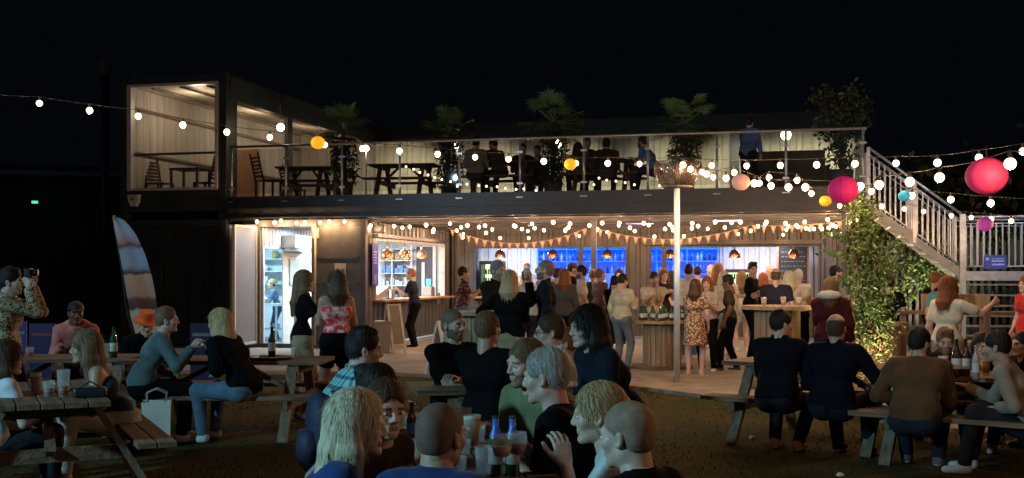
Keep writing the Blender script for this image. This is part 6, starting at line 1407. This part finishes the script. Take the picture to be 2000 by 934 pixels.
person('curly dark-haired person in teal T-shirt under the staircase', 1843, 16.8, 538, 60, False, 'm', 'tan', ('messy', 'dark'), shirt=(.06, .22, .30), arms=('relax', 'relax'), legs=blk, shoe=blk)
person('woman with brown ponytail in ruffled white top reaching out to the right', 1853, 12.2, 563, 35, False, 'f', 'pink', ('long', 'red'), shirt=(.70, .64, .50), cut='shirt', sl='short', legs=(.30, .26, .2), arms=('relax', (.32, .46, .48)), hairl=.16, wide=1.06, S=.91)
person('person in red dress cut off by the right edge of the view', 2003, 15.5, 540, 200, False, 'f', 'pink', ('long', 'red'), shirt=(.55, .03, .025), cut='dress', arms=('relax', 'relax'), hairl=.2)
# --- right tables
person('dark-haired man in black jacket with back turned, left of the two on the bench', 1527, 10.15, 606, 55, True, 'm', 'pink', ('short', 'dark'), shirt=(.005, .006, .009), cut='jacket', sl='long', legs=(.02, .022, .03), arms=('table', 'table'), head=(-.65, .05, 0), wide=1.12, shoe=(.30, .17, .10), lean=.20, feet=((-.12, .25), (.12, .2)))
person('balding man in dark navy jacket with back turned, right of two on the bench', 1634, 9.75, 613, 52, True, 'm', 'tan', ('ring', 'brown'), shirt=(.004, .0055, .011), cut='jacket', sl='long', legs=(.012, .014, .022), arms=('lap', (.34, .40, .27)), head=(.1, 0, 0), wide=1.12, shoe=blk, lean=.18)
o_ = person('bearded man in brown sweater over a pale shirt with back turned', 1797, 9.25, 640, 62, True, 'm', 'tan', ('short', 'black'), beard=True, shirt=(.085, .045, .018), cut='sweater', sl='long', legs=(.02, .025, .04), arms=('lap', 'table'), head=(-.55, .08, 0), wide=1.14, shoe=(.12, .1, .1))
person('bearded man in black jacket and white T-shirt facing us across the wine bottles', 1846, 10.5, 640, -95, True, 'm', 'tan', ('quiff', 'lightbrown'), beard=True, shirt=(.02, .018, .018), cut='jacket', sl='long', arms=('lap', 'table'), head=(-.1, .15, 0))
person('woman with dark hair and red lips behind the wine bottles', 1918, 10.3, 652, -120, True, 'f', 'pink', ('long', 'black'), shirt=blk, sl='long', arms=('chin', 'table'), hairl=.2)
person('man in grey-beige overshirt leaning on the rightmost table', 1946, 9.0, 650, 150, True, 'm', 'tan', ('short', 'black'), shirt=(.26, .22, .165), cut='shirt', sl='long', legs=(.02, .02, .025), arms=('lap', 'tablefar'), head=(-.1, .15, 0), wide=1.1, lean=.5, shoe=(.5, .5, .5))
person('dark-haired person at the right edge behind the grey-beige overshirt', 1994, 10.6, 662, 200, True, 'm', 'tan', ('short', 'black'), shirt=blk, cut='jacket', sl='long', arms=('table', 'lap'))
# --- upstairs
UY = lambda px_, v: W(u_of(px_, v), v).y
person('guest in grey shirt with back turned at the left of the terrace diners', 930, UY(930, .75), 268, 80, True, 'm', 'tan', ('short', 'black'), shirt=(.16, .15, .14), cut='shirt', sl='long', arms=('lap', 'table'), base=DZ, shoe=blk, lean=.15)
person('terrace guest with dark beard leaning beside the grey shirt', 963, UY(963, 1.2), 273, 120, True, 'm', 'tan', ('short', 'black'), beard=True, shirt=(.05, .045, .04), sl='long', arms=('lap', 'table'), base=DZ, shoe=blk, head=(.3, .2, 0))
person('dark-haired terrace guest facing out left of the centre palm', 1021, UY(1021, 2.2), 281, -90, True, 'm', 'tan', ('short', 'black'), shirt=blk, sl='long', arms=('table', 'table'), base=DZ, shoe=blk)
person('terrace guest in dark olive right next to the centre palm', 1049, UY(1049, 2.3), 284, -110, True, 'm', 'tan', ('short', 'dark'), shirt=(.08, .07, .03), sl='long', arms=('table', 'table'), base=DZ, shoe=blk)
person('terrace guest with long dark hair right of the centre palm', 1128, UY(1128, 1.3), 281, 100, True, 'f', 'tan', ('long', 'dark'), shirt=(.10, .09, .08), sl='long', arms=('table', 'lap'), base=DZ, shoe=blk, hairl=.2)
person('tall terrace guest in pale grey T-shirt behind the long-haired one', 1147, UY(1147, 1.9), 268, -70, True, 'm', 'tan', ('short', 'black'), shirt=(.20, .18, .16), arms=('table', 'table'), base=DZ, shoe=blk, seat=.5)
person('broad terrace guest in brown with dark curly hair, back turned', 1184, UY(1184, .9), 271, 85, True, 'm', 'tan', ('messy', 'black'), shirt=(.05, .035, .025), cut='jacket', sl='long', arms=('table', 'table'), base=DZ, shoe=blk, wide=1.12)
person('terrace guest with black cap and bright blue shoulder patch by the mast', 1254, UY(1254, .9), 266, 150, True, 'm', 'tan', ('short', 'black'), beard=True, shirt=(.05, .16, .42), arms=('table', 'lap'), base=DZ, shoe=blk)
person('terrace guest walking in loose blue shirt left of the sofa', 1464, UY(1464, 1.6), 262, 60, False, 'm', 'tan', ('short', 'dark'), shirt=(.07, .13, .30), cut='jacket', sl='long', legs=blk, arms=('hold', 'relax'), base=DZ, shoe=blk, S=.93, lean=.2)
# --- kitchen
person('cook in dark apron bending over the worktop inside the kitchen', 530, 26.4, 548, 200, False, 'm', 'fair', ('beanie', 'blonde'), shirt=(.10, .16, .26), arms=('hold', 'hold'), legs=(.05, .08, .14), lean=.3)

person('man in dark green T-shirt squeezed between the dark post and the cream jumper', 1158, 22.5, 526, 95, False, 'm', 'tan', ('short', 'lightbrown'), shirt=(.03, .05, .035), arms=('hold', 'relax'), legs=blk)
person('woman with dark bob in pale pink blouse just left of the mast at the bar', 1312, 23.5, 530, 80, False, 'f', 'fair', ('bob', 'dark'), shirt=(.5, .34, .30), arms=('hold', 'hold'), legs=blk)
person('man in light grey shirt with black hair before the right-hand blue shelves', 1362, 25.0, 521, 85, False, 'm', 'tan', ('short', 'black'), shirt=(.34, .35, .36), arms=('hold', 'hold'), legs=blk)
person('woman with auburn bob in black dress between two drinkers near the counter fridge', 1490, 23.0, 534, 95, False, 'f', 'fair', ('bob', 'red'), shirt=blk, cut='dress', arms=('hold', 'hold'))
person('ginger-haired man in slate blue at the bar behind the brown-haired woman in grey', 1068, 24.8, 522, 85, False, 'm', 'fair', ('short', 'ginger'), shirt=(.12, .14, .2), arms=('hold', 'hold'), legs=blk)
